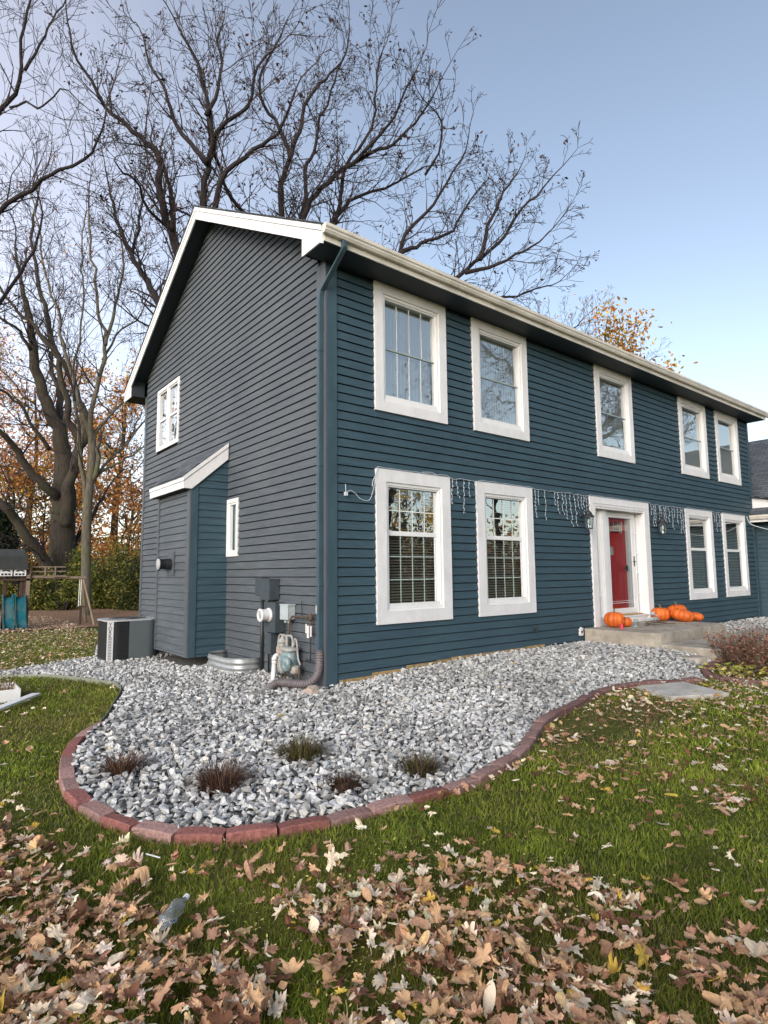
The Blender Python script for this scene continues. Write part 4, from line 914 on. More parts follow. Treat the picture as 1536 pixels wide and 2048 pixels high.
# ------------------------------------------------------------------ icicle string lights
def string_lights():
    random.seed(21)
    T=thing('icicle_lights','white icicle string lights drooping along the front wall above the lower windows','string lights',(0,0,0))
    Y=-.055
    path=[(.30,-.04,2.66),(.36,Y,2.70),(.45,Y,2.66),(.52,Y,2.60),(.62,Y,2.575),(.70,Y,2.60),(.76,Y,2.75),(.80,Y,2.92),(.84,Y,3.06)]
    x=.84
    while x<14.05:
        onw=any(a<x<b for _,a,b,c,d in WIN if c<1) or 6.235<x<8.578
        path.append((x,Y+random.uniform(-.01,.01),3.075+random.uniform(-.004,.008) if onw else 3.055+random.uniform(-.02,.01))); x+=random.uniform(.08,.16)
    m=MB(); m.tube(smoothline(path,.03),.0045,5,False); m.tube([(.28,-.03,2.62),(.29,-.05,2.69),(.275,-.06,2.78)],.006,5); m.box((.27,-.07,2.62),(.31,-.03,2.67)); m.build('cable','wire',T)
    m=MB(); m.tube(smoothline([(.84,Y,3.06),(.80,Y,2.95),(.75,Y,2.86),(.74,Y,2.78)],.03),.0055,5,False); m.tube(smoothline([(2.0,Y,3.07),(1.9,Y,3.10),(1.7,Y,3.085)],.03),.005,5,False); m.build('light_strand','wire',T)
    def strand(x,L,scr):
        m=MB(); pts=[(x,Y,3.05)]; z=3.05; xx=x; 
        while z>3.05-L: z-=random.uniform(.025,.045); xx+=random.uniform(-scr,scr); pts.append((xx,Y+random.uniform(-.015,.012),z))
        if random.random()<.6: pts.append((xx+.045,Y,z-.03)); 
        m.tube(smoothline(pts,.012),.0028,4,False)
        for p in pts[1::2]: m.tube([(p[0],p[1],p[2]),(p[0]+random.uniform(-.012,.012),p[1]-.006,p[2]-.028)],[.0042,.0058],5)
        m.build('light_strand','wire',T)
    for x,L in ((2.345,.38),(2.44,.22),(2.60,.50),(2.72,.26),(2.87,.42),(4.44,.48),(4.56,.25),(4.73,.52)): strand(x,L,.011)
    x=5.05
    while x<6.15: strand(x,random.choice((.22,.34,.48,.55)),.016); x+=random.uniform(.09,.16)
    x=8.65
    while x<10.35: strand(x,random.choice((.22,.34,.45,.55)),.016); x+=random.uniform(.10,.17)
    x=11.95
    while x<12.45: strand(x,random.choice((.22,.34,.5)),.014); x+=random.uniform(.11,.17)
    m=MB(); m.tube(smoothline([(14.1,Y,3.06),(14.2,-.1,2.85),(14.3,-.35,2.72),(14.35,-.7,2.62),(14.4,-1.2,2.60),(14.5,-2,2.75)],.05),.010,5,False); m.build('cable','wire',T)
string_lights()

# ------------------------------------------------------------------ pumpkins and clutter on the stoop
def pumpkin(x,y,z,r,h,label,carve=0,lean=(0,0),rz=0,stem=True):
    P=thing('pumpkin',label,'pumpkin',(x,y,z),rz,'pumpkins on the stoop'); P.rotation_euler=(lean[0],lean[1],rz)
    fn=lambda a,zz:.87+.13*abs(math.cos(a*5))**.45
    m=MB(); prof=[]
    for i in range(15):
        t=PI*i/14; rr=math.sin(t)**.8*r+.012; zz=h/2-math.cos(t)*h/2
        if i>=13: zz-=h*.05
        prof.append((max(rr,.012),zz))
    m.lathe(prof,60,None,fn); o=m.build('shell','pumpkin',P,smooth=True)
    if stem: m=MB(); m.tube([(0,0,h*.9),(0,0,h*1.0),(.012,0,h*1.0+.035),(.03,.01,h+.055)],[.028,.018,.014,.017],7); m.build('stem','stem',P)
    if carve:
        m=MB(); T=Matrix.Rotation(R(carve),4,'Z')@Matrix.Translation((0,-r*.93,h*.5))@Matrix.Rotation(PI/2,4,'X')
        m.lathe([(r*.36,-.03),(r*.34,.018),(.01,.02)],9,T,lambda a,zz:1+.25*math.sin(3*a)); m.build('carved_hole','pumpkin_in',P)
    return P
ZS=.476
pumpkin(6.43,-.33,ZS,.185,.30,'large round pumpkin with a carved black hole left of the door',25,(0,.0))
pumpkin(6.66,-.42,ZS,.12,.19,'small pumpkin half hidden behind the large carved one left of the door',0,(.1,.2),1,False)
pumpkin(8.50,-.22,ZS,.19,.29,'big pumpkin leaning on the door casing behind the carved one',0,(0,0),2)
pumpkin(8.62,-.58,ZS,.23,.27,'wide lopsided pumpkin with a carved eye at the front of the right heap',40,(.25,.1),.4,False)
pumpkin(9.12,-.30,ZS,.20,.33,'tall pumpkin at the back of the heap right of the door',0,(0,.15),1)
pumpkin(9.02,-.72,ZS,.125,.18,'smallest pumpkin at the right front of the heap',0,(.2,0),0,False)
m=MB(); m.prism([(0,0),(.16,.02),(.2,.06),(.12,.07),(.02,.05)],lambda p,t:(9.30+p[0],-.72+p[1]*1.0,ZS+.02+.03*t+p[0]*.1)); prop(m.build('pumpkin_piece','pflesh',bevel=.006),'broken flat piece of pumpkin right of the heap','pumpkin piece')
m=MB(); m.lathe([(.030,0),(.036,.1),(.033,.1),(.028,.008)],16,Matrix.Translation((6.20,-.60,ZS))); o=m.build('paper_cup','flash'); prop(o,'small red cup in front of the large pumpkin on the stoop','cup')
m=MB(); m.lathe([(.045,0),(.05,.02),(.05,.11),(.038,.13),(.038,.15)],20,Matrix.Translation((6.83,-.55,ZS))); prop(m.build('glass_jar','glass_lo'),'clear glass jar on the stoop in front of the door','jar')
m=MB(); random.seed(4)
for k in range(7):
    a=random.uniform(-.3,.3); x=7.0+random.random()*.5; y=-.55-random.random()*.15; L=random.uniform(.3,.7); m.tube([(x,y,ZS+.01+.01*k),(x+L*.5*math.cos(a),y+L*.5*math.sin(a),ZS+.03+.008*k),(x+L*math.cos(a),y+L*math.sin(a),ZS+.012+.01*k)],.009,5)
prop(m.build('sticks','twig'),'loose bundle of dry sticks lying on the stoop before the door','sticks')
m=MB(); random.seed(8)
for k in range(7): 
    c=Vector((8.02+random.uniform(-.09,.09),-.30+random.uniform(-.09,.09),ZS+.04+random.uniform(0,.16))); mm=Matrix.Translation(c)@Matrix.Rotation(random.uniform(0,3),4,'Z')@Matrix.Rotation(random.uniform(-1,1),4,'X'); m.box((-.05,-.04,-.01),(.05,.04,.01),mm)
prop(m.build('gourd_basket','box_grey',bevel=.006),'crumpled grey bundle between the door and the pumpkin heap','bundle')
m=MB(); 
m.prism([(-.05,-.07),(.05,-.075),(.065,-.02),(.05,.02),(.06,.07),(.02,.06),(0,.09),(-.03,.06),(-.06,.05),(-.045,.0),(-.065,-.03)],lambda p,t:(5.72+p[0],-.03-.035*t,.42+p[1])); o=m.build('socket_cover','pvc',bevel=.006); prop(o,'white wall socket with open cover just left of the stoop','socket'); m=MB(); m.lathe([(.024,0),(.026,.01),(.01,.012)],12,Matrix.Translation((5.72,-.064,.42))@Matrix.Rotation(PI/2,4,'X')); m.build('socket_face','blackmetal',o)
# ------------------------------------------------------------------ sedge tufts in the gravel
def tuft(x,y,r,h,label,cols,n=170,seed=1):
    r*=1.3;h*=1.05;n=int(n*2.4)
    rnd=random.Random(seed); z0=float(H(x,y)); T=[];F=[];C=[]
    for i in range(n):
        a=rnd.uniform(0,2*PI); q=rnd.random()**.6*r*.55; bx_,by_=q*math.cos(a),q*math.sin(a); L=h*rnd.uniform(.55,1.25); out=rnd.uniform(.2,1.5); wd=rnd.uniform(.0022,.0045)
        a2=a+rnd.uniform(-.6,.6); dx,dy=math.cos(a2),math.sin(a2); nx,ny=-dy*wd,dx*wd; c=np.array(rnd.choice(cols))*rnd.uniform(.7,1.3); nb=len(T)
        for k in range(4):
            t=k/3; X=bx_+dx*out*L*(t**1.4)*.8; Y=by_+dy*out*L*(t**1.4)*.8; Z=L*(t-.45*out*t*t); w=1-t*.85
            T+= [(X-nx*w,Y-ny*w,Z),(X+nx*w,Y+ny*w,Z)]; cc=c*(1+(.5*t)); C+=[cc,cc]
        for k in range(3): F.append((nb+2*k,nb+2*k+1,nb+2*k+3,nb+2*k+2))
    P=thing('grass_tuft',label,'ornamental grass',(x,y,z0+.01),0,'grass tufts in the gravel bed')
    npmesh('blades',T,F,'grass',P,col=np.array(C))
    m=MB(); m.lathe([(r*.55,-.02),(r*.5,.01),(r*.3,.03),(.01,.04)],14); m.build('root_crown','twig',P,smooth=True); return P
DK=[(.05,.022,.016),(.085,.04,.025),(.12,.06,.035),(.03,.018,.012),(.16,.10,.06)]; GR=[(.06,.045,.015),(.10,.11,.03),(.14,.13,.05),(.035,.025,.014)]
tuft(*TUFTS[0][:2],.17,.17,'brown dried grass tuft nearest the left brick edge',DK,200,1)
tuft(*TUFTS[1][:2],.21,.20,'large reddish brown grass tuft near the front of the gravel bed',DK,260,2)
tuft(*TUFTS[2][:2],.21,.20,'largest grass tuft with green tips in the middle of the gravel',DK[:2]+GR+GR,270,3)
tuft(*TUFTS[3][:2],.17,.16,'small olive brown grass tuft at the right, by the brick edge',DK[:2]+GR,180,4)
tuft(*TUFTS[4][:2],.16,.12,'low flattened dark grass tuft between the two larger front ones',DK[:2]+DK[3:4]+GR[:1],180,5)
# a few dark leaf scraps in the stones are part of the litter below

# ------------------------------------------------------------------ lawn grass
def grass():
    N=420000; a,b=1.5,24.; u=RNG.random(N); r=(a**.3+u*(b**.3-a**.3))**(1/.3); th=YAW+RNG.uniform(-.74,.74,N)
    x=CAM[0]+r*np.cos(th); y=CAM[1]+r*np.sin(th)
    k=~inpoly(x,y,BED)&~((x>-.1)&(y>-.1))&~((x>5.7)&(y>-2.5))&(distpoly(x,y,BRKs,False)>.05)
    k&=~inpoly(x,y,[(3.33,-2.40),(4.10,-2.66),(3.76,-3.38),(3.02,-3.01)])&~((x>4.98)&(y>-6)&(x<9)&(y>-3.6-.0))
    k&=~((y>13.2)&(x<3.5)); x,y,r=x[k],y[k],r[k]; n=len(x)
    pn=np.array([mnoise.noise((p*.8,q*.8,1.)) for p,q in zip(x,y)]); pn2=np.array([mnoise.noise((p*3.1,q*3.1,7.)) for p,q in zip(x,y)])
    straw=.20+.55*np.clip(pn+.1,0,1)+.95*np.exp(-((x-1.6)**2/2.2+(y+3.05)**2/.20))+.28*S((y-4.5)/2)+.22*S((y-.5)/2)*(x<-2.9)+.2*S((x-3.5)/2)
    isst=RNG.random(n)<straw
    g=RNG.random((n,1)); c=(1-g)*np.array([[.055,.115,.010]])+g*np.array([[.27,.32,.035]])
    c*=1+.6*np.clip(pn2,-1,1)[:,None]; yl=np.clip(.5+pn,0,1)[:,None]*.35; c=c*(1-yl)+yl*np.array([[.26,.24,.04]])
    c=c*(1+.38*S((x+1.2)/2.5)*S((-2.2-y)/.5))[:,None]
    c=np.where(isst[:,None],np.array([[.26,.215,.10]])*RNG.uniform(.45,1.15,(n,1)),c)
    h=RNG.uniform(.018,.048,n)*(1+.5*np.clip(pn2,-.6,1))*np.where(isst,.75,1)*(1+.15*(r>8)); w=.0017*(np.maximum(r,2.2)/2.2)**.85*RNG.uniform(.7,1.3,n)
    h=np.where((x>1)&(x<2.8)&(y>-3.4)&(y<-2.6),h*.6,h)
    az=RNG.uniform(0,2*PI,n); lean=RNG.uniform(.1,1.25,n)*h; dx,dy=np.cos(az),np.sin(az); wz=RNG.uniform(0,2*PI,n); nx,ny=np.cos(wz)*w,np.sin(wz)*w
    z=H(x,y)-.015
    V=np.empty((n,5,3)); V[:,0]=np.stack([x-nx,y-ny,z],-1);V[:,1]=np.stack([x+nx,y+ny,z],-1)
    V[:,2]=np.stack([x-nx*.8+dx*lean*.3,y-ny*.8+dy*lean*.3,z+h*.6],-1);V[:,3]=np.stack([x+nx*.8+dx*lean*.3,y+ny*.8+dy*lean*.3,z+h*.6],-1); V[:,4]=np.stack([x+dx*lean,y+dy*lean,z+h],-1)
    F=(np.array([[0,1,3],[0,3,2],[2,3,4]])[None]+(np.arange(n)*5)[:,None,None]).reshape(-1,3)
    o=npmesh('grass',V.reshape(-1,3),F,'grass',col=np.repeat(c,5,axis=0)); prop(o,'short green lawn grass with straw coloured patches','grass',kind='stuff')
grass()

# ------------------------------------------------------------------ fallen leaves
def leaf_shape(kind,seed,N=30):
    """flat lobed leaf: outline ring, inner ring and centre, gently cupped and creased along the midrib"""
    rnd=random.Random(seed); ph=rnd.uniform(-.1,.1); cup=rnd.choice([rnd.uniform(-.5,.5),rnd.uniform(.6,1.6)]); fold=rnd.uniform(.0,.6); tw=rnd.uniform(-.5,.5); ed=rnd.uniform(.2,.6)
    k={'oak':rnd.choice([7,7,9]),'maple':5,'oval':1}[kind]; wy={'oak':rnd.uniform(.46,.68),'maple':.8,'oval':.5}[kind]; dep={'oak':rnd.uniform(.22,.46),'maple':rnd.uniform(.25,.4),'oval':0}[kind]
    amp=[rnd.uniform(.68,1.15) for _ in range(k)]
    t0=rnd.uniform(.5,5); tear=(t0,t0+rnd.uniform(.3,.7),rnd.choice([1,1,.6,.75])); out=[]
    for i in range(N):
        th=2*PI*i/N; q=(th/(2*PI)*k+.5)%k; li=int(q)%k; f=abs((q%1)-.5)*2      # f=0 at lobe tip, 1 at sinus
        r=1-dep*(f**.9 if kind=='maple' else min(1,f*1.25)**1.6)
        if dep: r*=amp[li]*(1+.09*math.sin(i*2.4+seed)+rnd.uniform(-.05,.05))
        if dep and tear[0]<th<tear[1]: r*=tear[2]
        back=.80 if math.cos(th)<-.5 else 1
        out.append((.5*r*back*math.cos(th+ph),.5*r*wy*math.sin(th)))
    def Z(x,y): return cup*(x*x+y*y)*.55+fold*abs(y)+tw*x*y+ed*.05*math.sin(7*x+seed)*math.cos(9*y)
    V=[(0,0,Z(0,0))]; 
    for x,y in out: V.append((x*.5,y*.5,Z(x*.5,y*.5)))
    for i,(x,y) in enumerate(out): V.append((x,y,Z(x,y)+ed*.07*math.sin(i*1.3+seed)))
    F=[]
    for i in range(N):
        j=(i+1)%N; F+= [(0,1+i,1+j),(1+i,1+N+i,1+N+j),(1+i,1+N+j,1+j)]
    b=len(V); V+=[(-.40,-.010,0),(-.40,.010,0),(-.68,.05*tw+.008,.05),(-.68,.05*tw-.008,.05)]; F+=[(b,b+1,b+2),(b,b+2,b+3)]
    V=np.array(V); V[:,2]-=V[:,2].min(); return V,np.array(F)
NO=16
LB=[leaf_shape('oak',k,36) for k in range(NO)]+[leaf_shape('maple',20+k,30) for k in range(4)]+[leaf_shape('oval',40+k,14) for k in range(3)]
LBF=[leaf_shape('oak',k,18) for k in range(NO)]+[leaf_shape('maple',20+k,15) for k in range(4)]+[leaf_shape('oval',40+k,8) for k in range(3)]
LCOL=[((.70,.60,.46),'pale cream'),((.54,.35,.20),'tan'),((.42,.25,.16),'pinkish brown'),((.17,.08,.045),'dark brown'),((.52,.36,.07),'yellow')]
DZ=[(-3.9,-1.75),(-3.5,-2.75),(-3.02,-3.48),(-2.55,-3.72),(-2.15,-3.98),(-1.75,-4.35),(-1.45,-4.9),(-1.15,-5.5),(-.9,-7),(-7,-7.5),(-7,-1.7)]
def leaves():
    N=200000; x=RNG.uniform(-9,9.5,N*3); y=RNG.uniform(-7.2,20,N*3)
    r=np.hypot(x-CAM[0],y-CAM[1]); dn=np.array([mnoise.noise((p*1.4,q*1.4,4.)) for p,q in zip(x,y)]); dn2=np.array([mnoise.noise((p*4.5,q*4.5,9.)) for p,q in zip(x,y)])
    area=(18.5*27.2)/(N*3)      # m2 per candidate
    inD=inpoly(x,y,DZ); dd=distpoly(x,y,DZ)
    rho=np.zeros(len(x)); 
    rho=np.where(inD,1300*np.clip(dd/.6+.25,0,1)*np.clip(.55+1.15*dn+.95*dn2,0.03,1.6),0)
    right=(~inD)&(x>-2.6)&(y<-2.2); rho=np.where(right,np.clip(26+60*S((x+.3)/2.2)+30*dn+ (420*np.clip(dn2+dn*.8-.05,0,1))*S((x+1.4)/1.5)+60*np.exp(-dd/.35),4,240),rho)
    rho=np.where(right&(x>2.6),rho+70,rho)
    near=(~inD)&(~right)&(y<5.4); rho=np.where(near,10+24*np.clip(dn,0,1)+60*np.exp(-dd/.3)*(y<-1)+18*(y>3.2),rho)
    far=(~inD)&(~right)&(y>=5.4); rho=np.where(far,85+60*np.clip(dn,-.7,1)+60*(y>13),rho)
    rho=np.where((~inD)&(x<-2.2)&(y>.2)&(y<4.3)&(x>-3.0),6,rho)
    k=RNG.random(len(x))<rho*area
    k&=(~((x>-.05)&(y>-.05)))&(distpoly(x,y,BRKs,False)>.07)
    ib=inpoly(x,y,BED); k&=(~ib); sl_=inpoly(x,y,[(3.33,-2.40),(4.10,-2.66),(3.76,-3.38),(3.02,-3.01)]); k&=~(sl_&(RNG.random(len(x))<.85))
    x,y,r,inD=x[k],y[k],r[k],inD[k]
    # sparse scraps in the gravel, on walkway, stoop
    gx,gy=scatter(BED,.5,.1); q=RNG.random(len(gx))<.32; gx,gy=gx[q],gy[q]; q=ok_stone(gx,gy); gx,gy=gx[q],gy[q]
    wx=RNG.uniform(6.1,9,45);wy=RNG.uniform(-2.3,-1.5,45); sx=RNG.uniform(6.6,8.6,16);sy=RNG.uniform(-1.3,-.6,16)
    z=np.concatenate([H(x,y)+RNG.uniform(.012,.045,len(x))+.045*inD*RNG.random(len(x)),H(gx,gy)+.075,np.full(45,.275),np.full(16,.478)])
    ng=len(x); x=np.concatenate([x,gx,wx,sx]);y=np.concatenate([y,gy,wy,sy]); r=np.hypot(x-CAM[0],y-CAM[1]); n=len(x)
    inD=np.concatenate([inD,np.zeros(n-ng,bool)])
    size=np.clip(RNG.lognormal(math.log(.066),.36,n),.030,.135); size=np.where(np.arange(n)>=ng,size*.75,size); size=np.where(r>8,size*.85,size)
    t=RNG.random(n); inDf=inD.astype(float)
    cls=np.where(t<.24,0,np.where(t<.60,1,np.where(t<.84,2,np.where(t<.975,3,4))))
    cls=np.where((r>7)&(RNG.random(n)<.35),0,cls); cls=np.where((np.arange(n)>=ng)&(cls<2),3,cls)
    base=np.array([c for c,_ in LCOL])[cls]*RNG.uniform(.72,1.2,(n,1))
    base=base*(1+RNG.uniform(-.07,.07,(n,3)))
    idx=np.where(RNG.random(n)<.80,RNG.integers(0,NO,n),np.where(RNG.random(n)<.5,RNG.integers(NO,NO+4,n),RNG.integers(NO+4,NO+7,n)))
    tilt=np.abs(RNG.normal(0,.24,n))+.2*inDf*RNG.random(n)+.9*(RNG.random(n)<.18)*RNG.random(n); m=rotmats(RNG.uniform(0,2*PI,n),tilt,RNG.uniform(0,2*PI,n))
    flip=RNG.random(n)<.4; m[flip]=m[flip]@np.diag([1,-1,-1.]); z=z+np.sin(tilt)*size*.25+flip*size*.12
    sc3=np.ones((n,3)); sc3[:,1]=RNG.uniform(.6,1.15,n); sc3[:,2]=RNG.uniform(.5,2.0,n)*np.where(RNG.random(n)<.15,1.6,1)
    m=m*size[:,None,None]*sc3[:,None,:]
    P=np.stack([x,y,z],-1); d=P-CAM; dz=d@CF; px=768+FPX*(d@CR)/np.maximum(dz,.1); py=1024-FPX*(d@CU)/np.maximum(dz,.1)
    vis=(dz>.4)&(px>-40)&(px<1576)&(py<2080)&(py>1000); sc=np.where(vis,size/np.maximum(dz,.1),0); top=np.argsort(-sc)[:300]
    rest=np.ones(n,bool); rest[top]=False
    wide=(dz>.1)&(px>-700)&(px<2200)
    rest&=wide
    nr=rest&(r<5.5); fr=rest&(r>=5.5); V,F,C=join_np(LB,idx[nr],m[nr],P[nr],base[nr]); V2,F2,C2=join_np(LBF,idx[fr],m[fr],P[fr],base[fr]); o=npmesh('leaf_litter',np.concatenate([V,V2]),np.concatenate([F,F2+len(V)]),'leaf',col=np.concatenate([C,C2])); prop(o,'scattered smaller dry leaves over the lawn','leaf litter',kind='stuff')
    cache={}
    for i in top:
        key=(int(idx[i]),int(cls[i]),int(RNG.integers(0,3)))
        if key not in cache:
            V,F=LB[key[0]]; cc=np.array(LCOL[key[1]][0])*(.82,1,1.15)[key[2]]; c=np.tile(cc,(len(V),1)); ring=np.arange(len(V))>len(V)//2; c[ring]*=.93
            o=npmesh('fallen_leaf',V,F,'leaf',col=c); cache[key]=o.data; 
        else: o=bpy.data.objects.new('fallen_leaf',cache[key]); COL.objects.link(o)
        R3=m[i]; o.matrix_world=Matrix(((*R3[0],P[i][0]),(*R3[1],P[i][1]),(*R3[2],P[i][2]),(0,0,0,1)))
        side='left' if px[i]<512 else 'middle' if px[i]<1024 else 'right'
        shp='lobed' if idx[i]<NO+4 else 'oval'; cn=LCOL[cls[i]][1]
        prop(o,f'{cn} {shp} fallen leaf in the {side} part of the foreground litter','leaf',f'{cn} {shp} leaves fallen in the {side} foreground')
leaves()
def seeds():   # small pale yellow flower and seed scraps in the litter
    n=900; cx=RNG.choice([-2.2,-2.55,-1.9,-2.9,-2.35],n); cy=RNG.choice([-4.35,-4.2,-4.55,-4.1,-4.7],n); x=cx+RNG.normal(0,.22,n);y=cy+RNG.normal(0,.2,n)
    size=RNG.uniform(.008,.018,n); m=rotmats(RNG.uniform(0,6,n),RNG.uniform(0,1,n),RNG.uniform(0,6,n))*size[:,None,None]
    c=np.array([[.50,.46,.16]])*RNG.uniform(.5,1.3,(n,1)); V,F,C=join_np([LB[NO+4]],np.zeros(n,int),m,np.stack([x,y,H(x,y)+RNG.uniform(.04,.08,n)],-1),c)
    prop(npmesh('seed_scraps',V,F,'leaf',col=C),'tiny pale yellow seed scraps among the leaves','seed litter',kind='stuff')
seeds()
# crumpled clear bottle in the leaves
def bottle():
    p=on_ground(340,1862); m=MB(); prof=[(.012,0),(.028,.004),(.033,.02),(.030,.045),(.034,.06),(.029,.085),(.033,.11),(.030,.13),(.018,.155),(.012,.165),(.012,.18)]
    T=Matrix.Translation(p+Vector((-.05,-.05,.065)))@Matrix.Rotation(R(38),4,'Z')@Matrix.Rotation(R(84),4,'Y')
    m.lathe(prof,28,T,lambda a,z:1+.12*math.sin(3*a+z*60)+.08*math.sin(7*a-z*90))
    mm,nt,b=newmat('clear_plastic'); b.inputs['Base Color'].default_value=(.75,.80,.84,1); b.inputs['Roughness'].default_value=.12; b.inputs['Transmission Weight'].default_value=.85; b.inputs['IOR'].default_value=1.3
    M['clear']=mm; o=m.build('bottle','clear',smooth=True); prop(o,'crumpled clear plastic bottle lying among the brown leaves','bottle')
    m=MB(); m.lathe([(.014,.17),(.014,.192),(.004,.193)],16,T); c=m.build('bottle_cap','sash',o)
bottle()
m=MB(); a=on_ground(292,1727); b=on_ground(320,1735); m.tube([a+Vector((0,0,.05)),b+Vector((0,0,.05))],.004,6); prop(m.build('straw','pvc'),'short white drinking straw in the grass below the brick curve','straw')
# white planter box and board at the left edge
def planter():
    P=thing('planter_box','white panelled planter box with dried plants at the left edge of the lawn','planter',(-3.6,2.7,0))
    def p(m,name,mt,**k): o=m.build(name,mt,**k); o.parent=P; o.matrix_parent_inverse=Matrix.Translation(-Vector(P.location)); return o
    x0,x1,y0,y1=-4.15,-3.10,2.32,2.95; m=MB(); t=.02
    m.box((x0,y0,0),(x1,y0+t,.15)); m.box((x0,y1-t,0),(x1,y1,.15)); m.box((x0,y0+t,0),(x0+t,y1-t,.15)); m.box((x1-t,y0+t,0),(x1,y1-t,.15)); m.box((x0+.3,y0-.006,0),(x0+.32,y0,.15)); m.box((x1-.26,y0-.006,0),(x1-.24,y0,.15)); p(m,'side_panel','sash',bevel=.003)
    m=MB(); m.box((x0+t,y0+t,0.02),(x1-t,y1-t,.09)); p(m,'soil','mulch')
    rnd=random.Random(3); V=[];F=[];C=[]
    for i in range(160):
        x=rnd.uniform(x0+.05,x1-.05);y=rnd.uniform(y0+.05,y1-.05); h=rnd.uniform(.08,.2); a=rnd.uniform(0,6.3); w=.006; n=len(V); dx,dy=.06*math.cos(a),.06*math.sin(a)
        V+=[(x-w,y,.11),(x+w,y,.11),(x+w*.6+dx,y+dy,.11+h),(x-w*.6+dx,y+dy,.11+h)]; F.append((n,n+1,n+2,n+3)); c=rnd.choice([(.25,.19,.10),(.12,.08,.05),(.4,.33,.2)]); C+=[c]*4
    o=npmesh('dried_plants',V,F,'grass',col=np.array(C)); o.parent=P; o.matrix_parent_inverse=Matrix.Translation(-Vector(P.location))
    m=MB(); a=Vector((-4.05,.72,.05)); b=Vector((-2.93,2.30,.05)); d=(b-a).normalized(); T=Matrix.Translation(a)@Matrix(((d.x,-d.y,0,0),(d.y,d.x,0,0),(0,0,1,0),(0,0,0,1))); m.box((0,-.055,0),((b-a).length,.055,.028),T)
    prop(m.build('white_board','sash',bevel=.003),'long white board lying on the lawn in front of the planter box','board')
planter()
# ------------------------------------------------------------------ shrub by the walkway
def shrub_dead():
    c=(6.35,-2.98); P=thing('dead_shrub','bare reddish brown twiggy shrub beside the walkway at the right edge','shrub',(c[0],c[1],.03)); rnd=random.Random(5); m=MB(); V=[];F=[];C=[]
    for i in range(430):
        a=rnd.uniform(0,6.3); q=rnd.random()**.5*.72; x,y=q*math.cos(a),q*math.sin(a); L=rnd.uniform(.30,.60)*(1.15-q*.5); a2=a+rnd.uniform(-.9,.9); o=rnd.uniform(.1,.6)
        pts=[(x,y,0)]; 
        for k in range(1,5): t=k/4; pts.append((x+math.cos(a2)*o*L*t+rnd.uniform(-.025,.025),y+math.sin(a2)*o*L*t+rnd.uniform(-.025,.025),L*t))
        m.tube(pts,[.006,.0055,.005,.004,.002],3,False)
        for k in range(9):
            p=pts[rnd.randint(1,4)]; s=rnd.uniform(.012,.03); px=[p[j]+rnd.uniform(-.05,.05) for j in range(3)]; n=len(V)
            e1=Vector((rnd.gauss(0,1),rnd.gauss(0,1),rnd.gauss(0,1))).normalized()*s; e2=e1.orthogonal().normalized()*s*.6
            V+=[tuple(Vector(px)-e1),tuple(Vector(px)+e2),tuple(Vector(px)+e1),tuple(Vector(px)-e2)]; F.append((n,n+1,n+2,n+3)); cc=rnd.choice([(.20,.075,.045),(.28,.12,.07),(.10,.04,.03),(.30,.16,.10)]); C+=[cc]*4
    m.build('stems','twig',P); npmesh('dry_foliage',V,F,'leaf',P,col=np.array(C))
    P=thing('yellow_plant','low plant with drooping yellow green leaves at the foot of the dead shrub','plant',(5.28,-2.92,.02)); n=95; idx=np.full(n,12); x=RNG.normal(0,.14,n);y=RNG.normal(0,.28,n)
    m3=rotmats(RNG.uniform(0,6,n),RNG.uniform(.1,.9,n),RNG.uniform(0,6,n))*RNG.uniform(.06,.12,n)[:,None,None]; cc=np.array([[.55,.50,.12]])*RNG.uniform(.5,1.2,(n,1))
    cc[::4]=np.array([.25,.3,.05]); V,F,C=join_np([LB[NO+6]],np.zeros(n,int),m3,np.stack([x,y,RNG.uniform(.02,.13,n)],-1),cc); npmesh('leaves',V,F,'leaf',P,col=C)
    m=MB(); 
    for k in range(12): m.tube([(0,0,0),(RNG.normal(0,.08),RNG.normal(0,.15),.1)],.004,4); 
    m.build('stems','twig',P)
shrub_dead()

